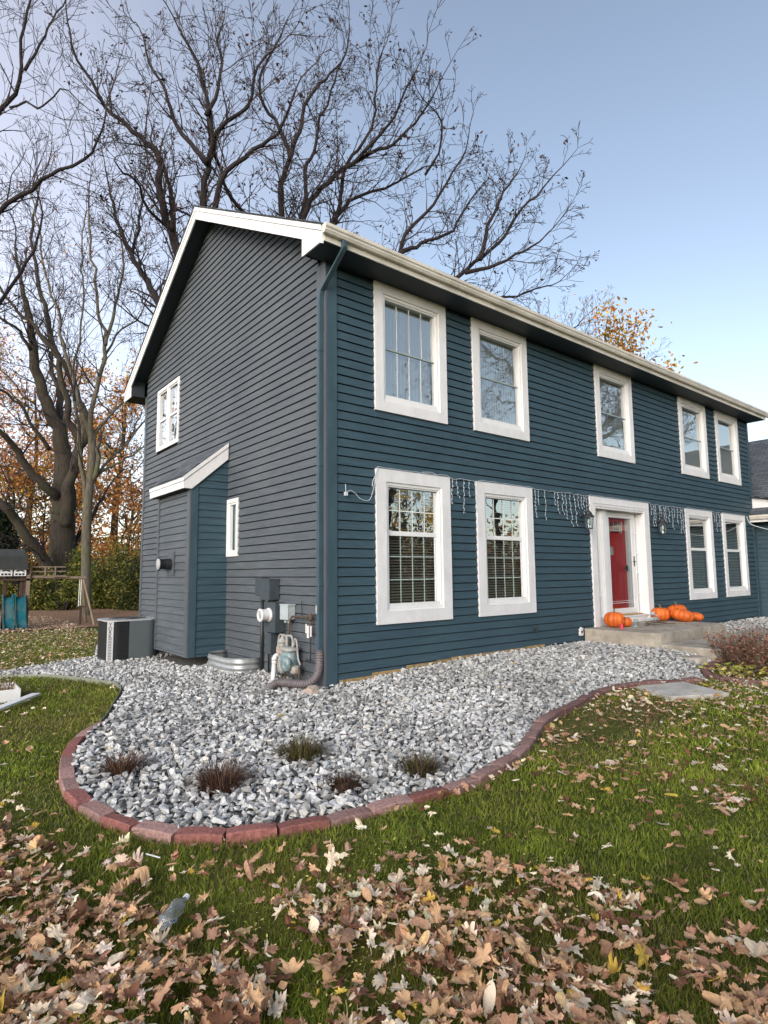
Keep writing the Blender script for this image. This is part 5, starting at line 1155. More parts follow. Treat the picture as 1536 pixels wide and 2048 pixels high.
# ------------------------------------------------------------------ play set
def playset():
    P=thing('play_set','wooden play set with dark canvas roof, teal slide and swing beam on the mulch','play set',(-2,14.5,0))
    def p(m,name,mt,par=None,**k):
        o=m.build(name,mt,**k); o.parent=par or P
        if not par: o.matrix_parent_inverse=Matrix.Translation(-Vector(P.location))
        return o
    m=MB()
    for x,y in ((-3.9,14.5),(-3.9,15.6),(-1.52,14.5),(-1.52,15.6)): m=MB(); m.box((x-.05,y-.05,-.1),(x+.05,y+.05,1.82)); p(m,'post','wood_d')
    for x in (-2.05,-1.62): m=MB(); m.box((x-.04,14.46,0),(x+.04,14.54,1.60)); p(m,'post','wood_d')
    m=MB(); m.box((-1.50,14.40,-.05),(-1.40,14.48,1.62)); p(m,'post','wood')
    m=MB(); m.prism([(14.35,1.82),(15.05,2.42),(15.75,1.82)],lambda q,t:(-4.1+(4.1-1.50)*t,q[0],q[1])); m.box((-4.1,14.33,1.78),(-1.49,14.36,2.2)); p(m,'canvas_roof','canvas')
    m=MB(); m.box((-4.0,14.42,1.56),(-1.45,14.46,1.80)); m.box((-4.0,14.4,1.44),(-1.4,15.6,1.50)); p(m,'wall_panel','wood_d')
    for x in (-2.56,-2.20,-1.84):
        m=MB(); m.box((x,14.38,1.585),(x+.32,14.40,1.795)); s=p(m,'window_sign','sash'); m=MB()
        for i in range(3): m.box((x+.035+i*.09,14.374,1.61),(x+.095+i*.09,14.379,1.665))
        m.prism([(x+.04,1.72),(x+.10,1.765),(x+.15,1.77),(x+.15,1.735),(x+.09,1.72)],lambda q,t:(q[0],14.374+.004*t,q[1])); m.prism([(x+.17,1.735),(x+.17,1.77),(x+.24,1.76),(x+.28,1.70),(x+.23,1.715)],lambda q,t:(q[0],14.374+.004*t,q[1])); p(m,'sign_openings','blackmetal',s)
    m=MB()
    for x0,x1 in ((-2.10,-1.82),(-1.79,-1.50)):
        pts=smoothline([(14.55,.96),(14.35,.86),(14.15,.45),(13.97,.12),(13.80,.06)],.06)
        for (a,b) in zip(pts[:-1],pts[1:]):
            m.q([(x0+.03,a[0],a[1]),(x1-.03,a[0],a[1]),(x1-.03,b[0],b[1]),(x0+.03,b[0],b[1])])
            for xe in (x0,x1-.03): m.box((xe,min(a[0],b[0]),min(a[1],b[1])-.06),(xe+.03,max(a[0],b[0])+.01,max(a[1],b[1])+.09))
    m.box((-2.1,13.95,-.02),(-1.5,14.02,.10)); p(m,'slide','teal_plastic')
    m=MB(); m.box((-3.2,14.0,0),(-2.2,14.6,.28)); m.box((-3.2,13.98,.5),(-2.25,14.0,.55)); p(m,'seat_bench','redpl')
    m=MB()
    for z in (1.86,1.72,1.58): m.box((-1.45,14.47,z-.018),(-.42,14.50,z+.018))
    for x in (-1.4,-1.0,-.72): m.box((x-.02,14.44,1.58),(x+.02,14.47,1.86))
    m.box((-.75,14.4,1.54),(-.36,14.6,1.58)); p(m,'railing','wood')
    m=MB(); m.tube([(-1.5,14.5,1.55),(.18,14.5,1.50)],.045,8); p(m,'swing_beam','wood')
    m=MB(); m.tube([(.10,14.5,1.5),(.42,14.2,-.02)],.035,6); m.tube([(.10,14.5,1.5),(.42,15.4,-.02)],.035,6); p(m,'swing_leg','wood')
    m=MB(); m.box((.02,14.44,.0),(.09,14.5,.62)); m.box((-.06,14.4,.56),(.2,14.55,.60)); p(m,'swing_seat','wood_d')
    for x in (.0,.05): m=MB(); m.tube([(x,14.5,1.5),(x-.01,14.5,.6)],.012,5); p(m,'swing_rope','blind_w')
playset()

# ------------------------------------------------------------------ trees
class Tree:
    def __init__(s,seed): s.r=random.Random(seed); s.seg=[]; s.tips=[]; s.big=MB(); s.thin=1.0
    def jit(s,d,a):
        v=Vector((s.r.gauss(0,a),s.r.gauss(0,a),s.r.gauss(0,a))); return (d+v).normalized()
    def grow(s,p,d,L,r,lv,mx,seg,jit,up,dens,rmin=.007,ratio=.55):
        n=max(2,int(L/seg)); r0=r
        for i in range(n):
            t=(i+1)/n; d=s.jit(d,jit); d=(d+Vector((0,0,up))).normalized(); q=p+d*(L/n); r1=max(rmin,r0*(1-.72*t))
            s.seg.append((*p,*q,r,r1)); p=q; r=r1
            if lv<mx and s.r.random()<dens*(L/n) and t>.12:
                for _ in range(1):
                    ax=d.orthogonal().normalized(); ax.rotate(Matrix.Rotation(s.r.uniform(0,2*PI),3,d)); a_=R(s.r.uniform(24,52)); dd=(d*math.cos(a_)+ax*math.sin(a_)).normalized()
                    s.grow(p,dd,L*s.r.uniform(ratio*.7,ratio*1.25)*(1.15-.6*t),r*.62,lv+1,mx,seg*.72,jit*1.08,up*1.0,dens*1.75,rmin,ratio)
        s.tips.append((tuple(p),tuple(d)))
        if lv<mx:
            for _ in range(2): s.grow(p,s.jit(d,.5),L*.38,r*.8,lv+1,mx,seg*.72,jit,up,dens*1.6,rmin,ratio)
    def limb(s,pts,r0,r1,dens=1.1,cl=2.2,mx=3,seg=.38,jit=.2,up=.05,sides=9,wob=.12,start=.18,rmin=.007,ratio=.55):
        P=[Vector(p) for p in smoothline(pts,.35)]; n=len(P)
        off=Vector((0,0,0)); Q=[]
        for i,p in enumerate(P): 
            if 0<i<n-1: off=off*.8+Vector((s.r.gauss(0,1),s.r.gauss(0,1),s.r.gauss(0,1)))*wob*.45
            Q.append(p+off*(1 if i>2 else i/3))
        rad=[r0+(r1-r0)*(i/(n-1))**.8 for i in range(n)]
        rad=[q*s.thin for q in rad]; s.big.tube(Q,rad,sides)
        T=sum((b-a).length for a,b in zip(Q[:-1],Q[1:]))
        for i in range(1,n-1):
            t=i/(n-1)
            if t<start: continue
            d=(Q[i+1]-Q[i]).normalized(); L=(Q[i+1]-Q[i]).length
            k=dens*L*(1+1.0*t)
            while k>0:
                if s.r.random()<k:
                    ax=d.orthogonal().normalized(); ax.rotate(Matrix.Rotation(s.r.uniform(0,2*PI),3,d)); a=R(s.r.uniform(26,58)); dd=(d*math.cos(a)+ax*math.sin(a)+Vector((0,0,.2))).normalized()
                    s.grow(Q[i],dd,cl*s.r.uniform(.55,1.2)*(1.2-.55*t),rad[i]*.42 if rad[i]*.42<.07 else .06,1,mx,seg,jit,up,1.6,rmin,ratio)
                k-=1
        s.grow(Q[-1],(Q[-1]-Q[-2]).normalized(),cl*.9,r1,1,mx,seg,jit,up,1.7,rmin,ratio)
    def twigs(s,name,parent,m='twig_bark'):
        A=np.array(s.seg); p,q,r0,r1=A[:,0:3],A[:,3:6],A[:,6],A[:,7]; d=q-p; d/=np.linalg.norm(d,axis=1)[:,None]+1e-9
        a=np.cross(d,np.array([[.31,.52,.79]])); a/=np.linalg.norm(a,axis=1)[:,None]; b=np.cross(d,a); V=np.empty((len(A),6,3))
        for k in range(3):
            an=2*PI*k/3; o=a*math.cos(an)+b*math.sin(an); V[:,k]=p+o*r0[:,None]; V[:,3+k]=q+o*r1[:,None]
        F=(np.array([[0,1,4,3],[1,2,5,4],[2,0,3,5]])[None]+(np.arange(len(A))*6)[:,None,None]).reshape(-1,4)
        return npmesh(name,V.reshape(-1,3),F,m,parent)
    def leafcloud(s,name,parent,cols,per=1,size=.1,prob=1,spread=.12,m='foliage',pick=None):
        P=np.array([t[0] for t in s.tips]); 
        if pick is not None: P=P[pick(P)]
        if prob<1: P=P[RNG.random(len(P))<prob]
        if not len(P): return None
        P=np.repeat(P,per,axis=0); P=P+RNG.normal(0,spread,P.shape); return leafquads(name,parent,P,cols,size,m)
def leafquads(name,parent,P,cols,size,m='foliage'):
    n=len(P); e1=RNG.normal(0,1,(n,3)); e1/=np.linalg.norm(e1,axis=1)[:,None]; e2=np.cross(e1,RNG.normal(0,1,(n,3))); e2/=np.linalg.norm(e2,axis=1)[:,None]+1e-9
    s=size*RNG.uniform(.5,1.3,(n,1)); V=np.stack([P-e1*s,P+e2*s*.55+e1*s*.1,P+e1*s,P-e2*s*.5-e1*s*.15],1).reshape(-1,3); F=np.arange(n*4).reshape(-1,4)
    c=np.array(cols)[RNG.integers(0,len(cols),n)]*RNG.uniform(.6,1.3,(n,1)); return npmesh(name,V,F,m,parent,col=np.repeat(c,4,axis=0))
def L_(pts,d0,d1): n=len(pts); return [at(u,v,d0+(d1-d0)*i/(n-1)) for i,(u,v) in enumerate(pts)]
def tree_root(name,label,cat,base,group=None): return thing(name,label,cat,base,0,group)
def finish(t,root,bark,leafcols=None,**k):
    o=t.big.build('trunk',bark,root,smooth=True); o.matrix_parent_inverse=Matrix.Translation(-Vector(root.location))
    c=t.twigs('crown',root); c.matrix_parent_inverse=Matrix.Translation(-Vector(root.location))
    if leafcols:
        l=t.leafcloud('leaves',root,leafcols,**k)
        if l: l.matrix_parent_inverse=Matrix.Translation(-Vector(root.location))
    return root
DEADLEAF=[(.05,.018,.012),(.09,.03,.02),(.03,.015,.012),(.12,.05,.03)]
def ground_base(u,d): p=at(u,1170,d); return Vector((p.x,p.y,0))
def oak1():
    t=Tree(101); t.thin=.92; b=ground_base(430,22.5); root=tree_root('oak_tree','tall dark oak with upright limbs rising behind the gable peak','tree',b)
    K=dict(dens=2.0,cl=2.15,mx=3,jit=.17,up=.045,rmin=.0095)
    fork=at(425,760,22.5); t.big.tube(smoothline([b+Vector((0,0,-.2)),b+Vector((0,0,.6)),(b+fork)/2,fork],.6),[.62,.5,.45]+[.42]*60 if False else [.55-.15*i/max(1,len(smoothline([b+Vector((0,0,-.2)),b+Vector((0,0,.6)),(b+fork)/2,fork],.6))-1) for i in range(len(smoothline([b+Vector((0,0,-.2)),b+Vector((0,0,.6)),(b+fork)/2,fork],.6)))],12)
    f=(425,760)
    t.limb(L_([f,(400,650),(385,590),(358,505),(345,460),(332,440),(325,385),(325,320),(300,295),(270,272),(240,245),(205,215),(175,160),(145,115),(138,65)],22.5,20.5),.30,.035,**K)
    t.limb(L_([(345,460),(345,400),(338,360),(330,330)],21.8,23),.13,.05,**K)
    t.limb(L_([(415,325),(380,285),(352,250),(340,220),(320,175),(297,130),(290,90),(280,70)],22,23.5),.12,.03,**K)
    t.limb(L_([f,(414,560),(412,412),(415,325),(421,290),(412,230),(406,190),(395,125),(375,95),(365,65),(360,50)],22.5,22),.27,.035,**K)
    t.limb(L_([(415,330),(428,280),(436,260),(480,225),(505,185),(515,125),(548,95)],22.3,20.5),.13,.03,**K)
    t.limb(L_([(412,230),(440,180),(450,130),(440,90),(445,70),(448,60)],22,23),.09,.03,**K)
    t.limb(L_([(422,460),(432,410),(455,350),(485,320),(520,290),(548,275),(562,240),(580,190)],22.3,20),.14,.035,**K)
    t.limb(L_([(420,700),(350,690),(318,620),(300,590),(282,548),(265,505),(245,470),(232,430),(222,395),(215,370)],22.5,25),.24,.04,**K)
    t.limb(L_([(265,510),(270,460),(285,400),(290,360)],24.5,26),.08,.03,**K)
    t.limb(L_([(330,450),(300,420),(280,370),(255,350),(240,330)],22,19.5),.07,.03,**K)
    return finish(t,root,'bark_d',DEADLEAF,per=2,size=.075,prob=.10,spread=.08)
def oak2():
    t=Tree(202); t.thin=.95; b=ground_base(610,26); root=tree_root('oak_tree','broad dark oak with spreading limbs reaching right over the roof ridge','tree',b)
    K=dict(dens=2.1,cl=2.1,mx=3,jit=.17,up=.04,rmin=.0105)
    f=(600,790); fork=at(*f,26); pts=smoothline([b+Vector((0,0,-.2)),b+Vector((0,0,.8)),(b+fork)/2,fork],.6); t.big.tube(pts,[.72-.2*i/(len(pts)-1) for i in range(len(pts))],12)
    t.limb(L_([f,(570,620),(565,520),(562,440),(558,360),(578,320),(560,270),(545,240),(525,215),(515,165),(540,110),(560,70)],26,25),.28,.035,**K)
    t.limb(L_([(578,322),(600,270),(612,200),(650,160),(688,115),(695,70)],25.5,27),.12,.03,**K)
    t.limb(L_([(570,640),(520,480),(485,420),(460,392),(443,345),(432,315),(425,285)],26,23),.16,.05,**K)
    t.limb(L_([f,(600,560),(602,430),(640,372),(700,325),(735,300),(770,290),(830,250),(868,195)],26,24),.27,.035,**K)
    t.limb(L_([(602,440),(612,380),(625,310),(640,240),(660,190),(680,120)],25.5,27.5),.12,.03,**K)
    t.limb(L_([f,(625,560),(660,455),(700,400),(740,380),(790,365),(850,330)],26,28),.22,.035,**K)
    t.limb(L_([f,(640,540),(675,450),(700,337),(733,294),(754,207),(755,150),(766,105)],26,25),.20,.03,**K)
    t.limb(L_([(705,330),(740,290),(765,250),(790,215),(832,140)],25,23),.09,.03,**K)
    t.limb(L_([(610,760),(700,620),(760,560),(798,506),(809,468),(860,410),(880,381),(910,340),(930,300)],26,25),.22,.035,**K)
    t.limb(L_([(800,506),(850,480),(905,450),(945,395),(962,375)],25.2,27),.11,.03,**K)
    t.limb(L_([(610,790),(800,640),(918,550),(960,515),(1005,479),(1040,430),(1065,400),(1085,375)],26,25),.24,.035,**K)
    t.limb(L_([(930,545),(1000,530),(1040,512),(1070,498),(1090,480)],25.4,24),.11,.03,**K)
    t.limb(L_([(960,520),(980,450),(1010,390),(1040,340)],25.2,26.5),.11,.03,**K)
    t.limb(L_([(610,790),(850,660),(980,600),(1030,590),(1070,580),(1100,575)],26,28),.2,.03,**K)
    t.limb(L_([(850,350),(875,300),(880,250),(860,220)],25,24),.06,.03,**K)
    return finish(t,root,'bark_d',DEADLEAF,per=2,size=.08,prob=.10,spread=.09)
def big_left():
    d=33; t=Tree(303); b=ground_base(122,d); root=tree_root('large_tree','massive grey barked tree with several leaning trunks behind the play set','tree',b)
    K=dict(dens=.85,cl=3.0,mx=3,jit=.17,up=.05,rmin=.009,seg=.5)
    pts=smoothline([b+Vector((0,0,-.3)),b+Vector((0,0,.4)),b+Vector((0,0,1.2)),at(125,1110,d),at(126,1010,d),at(126,960,d),at(126,890,d)],.4); n=len(pts)
    t.big.tube(pts,[ (.80+.6*max(0,1-i/4)**2)*(1-.55*(i/n)**1.3) for i in range(n)],14)
    t.limb(L_([(125,1030),(126,940),(125,890),(117,860),(105,840),(92,811),(82,772),(66,737),(62,700),(60,678),(53,635),(40,560),(30,500)],d,d-2),.62,.05,**K)
    t.limb(L_([(120,880),(117,825),(115,785),(108,765),(97,746),(105,710),(110,660)],d-.3,d+2),.28,.05,**K)
    t.limb(L_([(130,1050),(138,970),(152,905),(156,883),(144,844),(144,815),(137,785),(125,756),(117,717),(105,698),(78,668),(55,639),(20,606),(-20,560)],d-.5,d-4),.34,.05,**K)
    t.limb(L_([(158,890),(166,880),(164,834),(152,785),(137,746),(117,713),(103,674),(94,625),(84,590),(70,530),(62,460),(75,380)],d-2,d-1),.24,.045,**K)
    t.limb(L_([(118,1000),(107,981),(58,936),(29,897),(0,868),(-45,835)],d,d-4),.30,.10,**K)
    t.limb(L_([(116,1200),(95,1140),(70,1100),(51,1073),(22,1029),(0,1009),(-50,970)],d-.6,d-4),.40,.16,**K)
    t.limb(L_([(132,1160),(140,1110),(150,1080),(170,1050),(190,1010),(205,980)],d,d+2),.32,.06,**K)
    t.limb(L_([(100,900),(60,850),(30,800),(0,780),(-30,770)],d-.5,d-3),.12,.05,**K)
    t.limb(L_([(62,700),(40,660),(10,640),(-20,600)],d-2,d-4),.10,.05,**K)
    finish(t,root,'bark',[(.10,.05,.04),(.2,.08,.05)],per=2,size=.10,prob=.05)
    return root
def thin_tree():
    d=23.5; t=Tree(404); t.thin=.85; b=ground_base(173,d); root=tree_root('slender_tree','pale barked slender tree standing between the play set and the house','tree',b)
    K=dict(dens=1.4,cl=2.2,mx=3,jit=.16,up=.06,rmin=.0075)
    pts=smoothline([b+Vector((0,0,-.2)),b+Vector((0,0,.3)),b+Vector((0,0,1.0)),at(172,1150,d),at(173,1060,d),at(177,990,d),at(184,930,d),at(184,868,d)],.4); n=len(pts)
    t.big.tube(pts,[.20+.14*max(0,1-i/3)**2-.055*i/n for i in range(n)],14)
    t.limb(L_([(172,1010),(168,971),(163,930),(160,893),(157,860),(150,810)],d,d-.5),.13,.07,**K)
    t.limb(L_([(184,900),(184,850),(193,800),(197,766),(205,720),(211,678),(209,640),(203,600),(195,540),(190,480),(188,420)],d,d-1),.13,.035,**K)
    t.limb(L_([(211,690),(216,640),(222,605),(236,570),(245,520),(240,470)],d-.6,d+1),.09,.03,**K)
    t.limb(L_([(182,880),(170,830),(160,800),(150,760),(140,720),(120,640),(105,580),(92,520),(85,440),(70,380)],d,d+1.5),.11,.03,**K)
    t.limb(L_([(150,780),(150,720),(160,660),(158,600),(165,520),(170,440)],d+.7,d+2),.06,.03,**K)
    t.limb(L_([(188,872),(210,840),(232,818),(256,800),(272,775),(300,700)],d,d+2),.07,.03,**K)
    t.limb(L_([(190,955),(215,935),(240,920),(262,912),(285,897)],d,d+1),.075,.04,**K)
    t.limb(L_([(190,950),(215,928),(250,890),(275,862),(296,840)],d,d+3),.07,.04,**K)
    t.limb(L_([(188,960),(196,930),(200,905),(205,890)],d,d-.3),.12,.09,dens=.2,cl=.6,mx=2)
    t.limb(L_([(205,720),(225,690),(250,660),(275,640),(290,600)],d-.5,d+1),.06,.03,**K)
    finish(t,root,'bark_l',[(.35,.16,.04),(.45,.22,.05),(.2,.06,.04)],per=2,size=.07,prob=.06)
    return root
def edge_tree():
    d=18; t=Tree(505); t.thin=.75; b=ground_base(-230,d); root=tree_root('bare_tree','bare tree outside the left edge whose long limbs reach into the sky','tree',b)
    K=dict(dens=1.7,cl=2.1,mx=3,jit=.19,up=.04,rmin=.0062)
    fork=at(-190,760,d); pts=smoothline([b+Vector((0,0,-.2)),b+Vector((0,0,.8)),(b+fork)/2,fork],.5); t.big.tube(pts,[.45-.12*i/(len(pts)-1) for i in range(len(pts))],12)
    f=(-190,760)
    t.limb(L_([f,(-150,500),(-80,340),(0,245),(35,200),(50,140),(47,90),(60,20),(70,-60)],d,d-1),.24,.03,**K)
    t.limb(L_([(50,140),(80,95),(105,50),(125,5)],d-.8,d+.5),.06,.025,**K)
    t.limb(L_([(20,215),(50,205),(90,215),(130,180),(150,190)],d-.8,d-2),.045,.02,**K)
    t.limb(L_([f,(-120,560),(-60,480),(0,428),(60,385),(130,345),(165,320),(190,280),(205,230)],d,d-2),.20,.03,**K)
    t.limb(L_([f,(-100,700),(-40,640),(20,560),(60,500),(80,440),(75,380)],d,d+3),.13,.03,**K)
    t.limb(L_([f,(-160,400),(-110,200),(-40,90),(0,30),(10,-60)],d,d+1),.16,.03,**K)
    finish(t,root,'bark_d')
    return root
OA=oak1(); OB=oak2(); TB=big_left(); TT=thin_tree(); TE=edge_tree()

def simple_tree(name,label,base,h,spread,cols,per,size,seed,bark='bark',mx=3,dens=1.0,prob=1,group=None,lean=0,clear=.28,nl=9,cl=None,rm=.010,cat='tree'):
    t=Tree(seed); b=Vector(base); root=thing(name,label,cat,b,0,group); rr=t.r
    top=b+Vector((rr.uniform(-.6,.6)+lean,rr.uniform(-.6,.6),h*.82)); P=smoothline([b+Vector((0,0,-.2)),b+Vector((lean*.2,0,h*.3)),b+Vector((lean*.5+rr.uniform(-.4,.4),rr.uniform(-.4,.4),h*.55)),top],.6); n=len(P)
    t.big.tube(P,[max(.04,h*.018*(1-.9*i/n)) for i in range(n)],10)
    for i in range(nl):
        k=int(n*(clear+(.95-clear)*i/nl)); p=Vector(P[min(k,n-1)]); a=rr.uniform(0,2*PI); L=spread*rr.uniform(.7,1.1)*(1-.45*i/nl); e=p+Vector((math.cos(a)*L,math.sin(a)*L,L*rr.uniform(.5,1.1)))
        t.limb([p,p*.6+e*.4+Vector((0,0,-.1*L)),e],h*.008*(1.1-.6*i/nl),.03,dens=dens,cl=cl or spread*.42,mx=mx,seg=.5,jit=.18,up=.04,rmin=rm,sides=6,wob=.2)
    o=t.big.build('trunk',bark,root,smooth=True); o.matrix_parent_inverse=Matrix.Translation(-b)
    c=t.twigs('crown',root); c.matrix_parent_inverse=Matrix.Translation(-b)
    if cols:
        l=t.leafcloud('leaves',root,cols,per=per,size=size,prob=prob,spread=size*3.0); l.matrix_parent_inverse=Matrix.Translation(-b)
    return root
RUST=[(.42,.17,.05),(.50,.24,.07),(.30,.11,.04),(.52,.30,.09)]; GOLD=[(.55,.33,.04),(.60,.40,.07),(.40,.22,.03),(.30,.24,.04)]; PINK=[(.52,.22,.12),(.60,.34,.15),(.42,.17,.10)]; OLIVE=[(.12,.13,.03),(.20,.17,.04),(.30,.22,.05)]
ORG=[(.55,.22,.03),(.60,.30,.05),(.45,.15,.04),(.35,.28,.05)]
GB='autumn trees behind the back yard'
simple_tree('autumn_tree','rust orange tree filling the gap beside the house corner',ground_base(252,43),11.5,4.2,RUST,6,.13,61,mx=3,group=GB,clear=.12,nl=15)
simple_tree('autumn_tree','golden orange tree glimpsed between the thin trunk and the gable',ground_base(225,52),24,5,ORG,4,.14,62,mx=3,prob=.9,group=GB,clear=.4,nl=13)
simple_tree('autumn_tree','pink and gold tree behind the massive trunk at the left',ground_base(50,50),22,6,PINK+GOLD[:1],3,.13,63,mx=3,prob=.8,group=GB,clear=.3,nl=12)
simple_tree('autumn_tree','low golden tree behind the play set roof',ground_base(85,46),9,4,GOLD+RUST,6,.13,64,mx=3,group=GB,clear=.15,nl=12)
simple_tree('autumn_tree','reddish brown tree at the far left behind the leaning trunk',ground_base(10,44),13,5,PINK+RUST,4,.13,65,mx=3,prob=.8,group=GB,clear=.15,nl=12)
simple_tree('autumn_tree','yellow topped tree showing above the roof at the right',at(1238,1170,46)*1.0,20.8,4.6,GOLD+ORG,5,.17,66,mx=3,group=None,clear=.45,nl=13,dens=1.4)
simple_tree('bare_tree','fine twigged bare tree showing above the roof beside the yellow one',at(1135,1170,44),23.5,6.0,PINK,1,.12,67,bark='bark_d',mx=3,prob=.10,clear=.4,nl=14,dens=2.0)
# shrubs and evergreens
def shrub(name,label,base,rx,ry,h,cols,n,size,seed,group=None,cat='shrub',taper=0):
    rnd=np.random.default_rng(seed); P=thing(name,label,cat,base,0,group); k=max(6,int(n/900))
    cen=rnd.normal(0,1,(k,3)); cen/=np.linalg.norm(cen,axis=1)[:,None]; cen*=rnd.uniform(.25,.85,(k,1)); cen[:,2]=np.abs(cen[:,2])
    if taper: z=rnd.random(k); a=rnd.uniform(0,6.28,k); q=(1-z)*rnd.uniform(.3,.9,k); cen=np.stack([q*np.cos(a),q*np.sin(a),z],-1)
    w=rnd.integers(0,k,n); pts=cen[w]+rnd.normal(0,.17 if not taper else .09,(n,3)); pts=pts*np.array([[rx,ry,h*.9]]); pts[:,2]=np.abs(pts[:,2])+.05
    tone=rnd.uniform(.6,1.35,k)[w]; e=leafquads('foliage',P,pts,cols,size)
    m=MB(); rr=random.Random(seed)
    for i in range(14): a=rr.uniform(0,6.3); q=rr.uniform(.1,.6); m.tube([(q*.3*rx*math.cos(a),q*.3*ry*math.sin(a),-.1),(q*rx*.7*math.cos(a),q*ry*.7*math.sin(a),h*.4),(q*rx*math.cos(a+.2),q*ry*math.sin(a+.2),h*.8)],[.04,.03,.012],5)
    m.build('stems','bark_d',P); return P
GREEN=[(.07,.095,.018),(.12,.145,.025),(.18,.19,.035),(.26,.22,.05),(.05,.07,.015)]; DKG=[(.02,.035,.015),(.03,.05,.02),(.015,.025,.012)]
GS='green shrubs along the back fence line'
shrub('green_shrub','large yellow green shrub right of the slender tree',ground_base(225,29),1.7,1.5,3.3,GREEN,15000,.07,1,GS)
shrub('green_shrub','green shrub touching the house corner behind the air conditioner',ground_base(283,27),1.2,1.2,3.0,GREEN+DKG,10000,.07,2,GS)
shrub('green_shrub','dense green shrub between the slender tree and the massive trunk',ground_base(163,31),1.3,1.3,3.1,GREEN,11000,.07,3,GS)
shrub('green_shrub','low bushy shrub under the play set railing',ground_base(82,28),1.3,1.0,1.6,GREEN,8000,.07,4,GS)
shrub('green_shrub','olive shrub behind the play set posts',ground_base(25,30),1.6,1.2,1.9,GREEN+OLIVE,9000,.07,5,GS)
shrub('ground_plant','small leafy plant at the foot of the massive trunk',ground_base(130,27),.8,.6,.55,GREEN,2500,.06,6)
shrub('evergreen_tree','dark evergreen at the far left above the play set roof',ground_base(-5,33),2.4,2.2,5.5,DKG,16000,.10,7,cat='tree',taper=1)
shrub('rust_shrub','rusty leaved low tree behind the green hedge',ground_base(270,36),2.2,2,5.2,RUST+OLIVE,13000,.09,8)
shrub('rust_shrub','brown bramble thicket behind the leaning trunk',ground_base(60,38),3.2,2,3.6,RUST+OLIVE+DKG,13000,.10,9)
# distant wood all round the horizon
def woods():
    Ps=[];n=0
    for a in np.linspace(0,2*PI,150,endpoint=False):
        rad=RNG.uniform(75,105); cx,cy=rad*math.cos(a),rad*math.sin(a); hh=RNG.uniform(5,9); k=int(620)
        p=RNG.normal(0,1,(k,3))*np.array([[3.2,3.2,hh*.34]])+np.array([[cx,cy,hh*.55]]); p[:,2]=np.abs(p[:,2]); Ps.append(p)
    P=np.concatenate(Ps); o=leafquads('far_woods',None,P,RUST+OLIVE+DKG+PINK,.42); prop(o,'distant brown and olive woodland along the horizon','woods',kind='stuff')
woods()
# trees and hedge across the street (seen mirrored in the window panes)
def copy_tree(r,loc,rz,label,sc=1.0):
    c=r.copy(); COL.objects.link(c); c.location=loc; c.rotation_euler=(0,0,rz); c.scale=(sc,)*3; c['label']=label; c['group']='trees across the street'
    for ch in list(r.children): d=ch.copy(); COL.objects.link(d); d.parent=c
    return c
for k,(src,x,y,rz,sc) in enumerate([(TB,13,-25,1.0,.8),(TT,5,-21,2.2,1.1),(TE,25,-24,4.0,.95),(TT,33,-30,.4,1.2),(TE,44,-26,2.0,1.0),(TB,60,-38,3.0,.9),(TT,20,-33,3.3,1.2),(OA,12.5,-12,5.0,.62),(OB,19,-13,1.2,.55),(OA,28,-13,2.6,.62),(OA,41,-15,4.4,.7)]):
    copy_tree(src,(x,y,0),rz,['bare tree across the street facing the upper corner window','slim bare tree across the street nearest the driveway','spreading bare tree across the street facing the door','slim bare tree far down the street','spreading bare tree at the street corner','massive bare tree at the end of the street','slim bare tree in the second row across the street','tall oak across the street mirrored in the corner window','broad oak across the street mirrored in the second window','tall oak farther down the street','tall oak at the far end of the street'][k],sc)
for k,(x,y) in enumerate([(10,-31),(22,-36),(36,-38),(52,-34),(-4,-32),(70,-45)]):
    simple_tree('autumn_tree',['round golden tree across the street facing the lower corner window','rusty tree across the street facing the door','golden tree down the street','rusty tree at the bend of the street','golden tree across the street on the left','rusty tree at the end of the street'][k],(x,y,0),9+k%3,4,(GOLD if k%2==0 else RUST+GOLD),5,.17,80+k,mx=2,group='autumn trees across the street',clear=.12,nl=11)

simple_tree('autumn_tree','rusty tree beyond the left edge of the back yard',(-9,31,0),15,5,RUST+GOLD,4,.14,95,mx=2,clear=.15,nl=12)
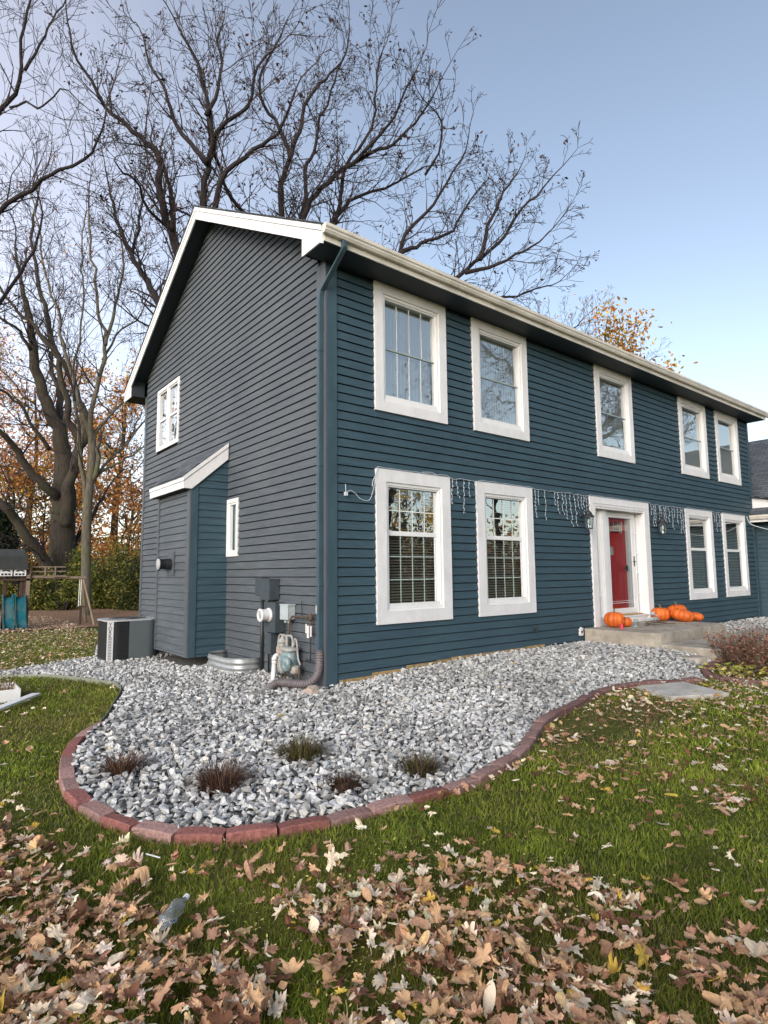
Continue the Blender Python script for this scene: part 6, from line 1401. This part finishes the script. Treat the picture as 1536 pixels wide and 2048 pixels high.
# ------------------------------------------------------------------ light
# the hazy evening glow low in the sky on the left is added to the sky below
SUN_EL,SUN_AZ=R(13),R(211)     # low hazy sun off to the left of the viewer, facing the gable wall
w=bpy.data.worlds.new('World'); scn.world=w; w.use_nodes=True; nt=w.node_tree; bg=nt.nodes['Background']
sky=nt.nodes.new('ShaderNodeTexSky'); sky.sky_type='NISHITA'; sky.sun_disc=False; sky.sun_elevation=SUN_EL; sky.sun_rotation=PI/2-SUN_AZ; sky.altitude=200; sky.air_density=1.0; sky.dust_density=1.2; sky.ozone_density=1.4
tn=nt.nodes.new('ShaderNodeMix'); tn.data_type='RGBA'; tn.blend_type='MULTIPLY'; tn.inputs[0].default_value=1; tn.inputs[7].default_value=(.86,.81,.80,1); nt.links.new(sky.outputs[0],tn.inputs[6]); tc=nt.nodes.new('ShaderNodeTexCoord'); dp=nt.nodes.new('ShaderNodeVectorMath'); dp.operation='DOT_PRODUCT'; ga,ge=R(118),R(10); dp.inputs[1].default_value=(math.cos(ge)*math.cos(ga),math.cos(ge)*math.sin(ga),math.sin(ge)); nt.links.new(tc.outputs['Generated'],dp.inputs[0])
cl=nt.nodes.new('ShaderNodeMath'); cl.operation='MAXIMUM'; cl.inputs[1].default_value=0; nt.links.new(dp.outputs['Value'],cl.inputs[0]); pw=nt.nodes.new('ShaderNodeMath'); pw.operation='POWER'; pw.inputs[1].default_value=3.5; nt.links.new(cl.outputs[0],pw.inputs[0])
gl=nt.nodes.new('ShaderNodeMix'); gl.data_type='RGBA'; gl.blend_type='ADD'; gl.inputs[0].default_value=1; gc=nt.nodes.new('ShaderNodeVectorMath'); gc.operation='SCALE'; gc.inputs[0].default_value=(2.5,2.15,2.2); nt.links.new(pw.outputs[0],gc.inputs['Scale'])
hs=nt.nodes.new('ShaderNodeHueSaturation'); hs.inputs['Saturation'].default_value=.78; nt.links.new(tn.outputs[2],hs.inputs['Color']); nt.links.new(hs.outputs[0],gl.inputs[6]); nt.links.new(gc.outputs[0],gl.inputs[7]); nt.links.new(gl.outputs[2],bg.inputs[0]); bg.inputs[1].default_value=.15
sl=bpy.data.lights.new('sun','SUN'); sl.energy=1.7; sl.angle=R(50); sl.color=(1,.92,.88); so=bpy.data.objects.new('sun',sl); COL.objects.link(so)
dv=Vector((math.cos(SUN_EL+R(8))*math.cos(SUN_AZ),math.cos(SUN_EL+R(8))*math.sin(SUN_AZ),math.sin(SUN_EL+R(8)))); so.rotation_euler=dv.to_track_quat('Z','Y').to_euler()
scn.view_settings.view_transform='Standard'; scn.view_settings.look='None'; scn.view_settings.exposure=1.25; scn.view_settings.gamma=1
scn.cycles.max_bounces=8; scn.cycles.transparent_max_bounces=12; scn.cycles.caustics_reflective=False; scn.cycles.caustics_refractive=False
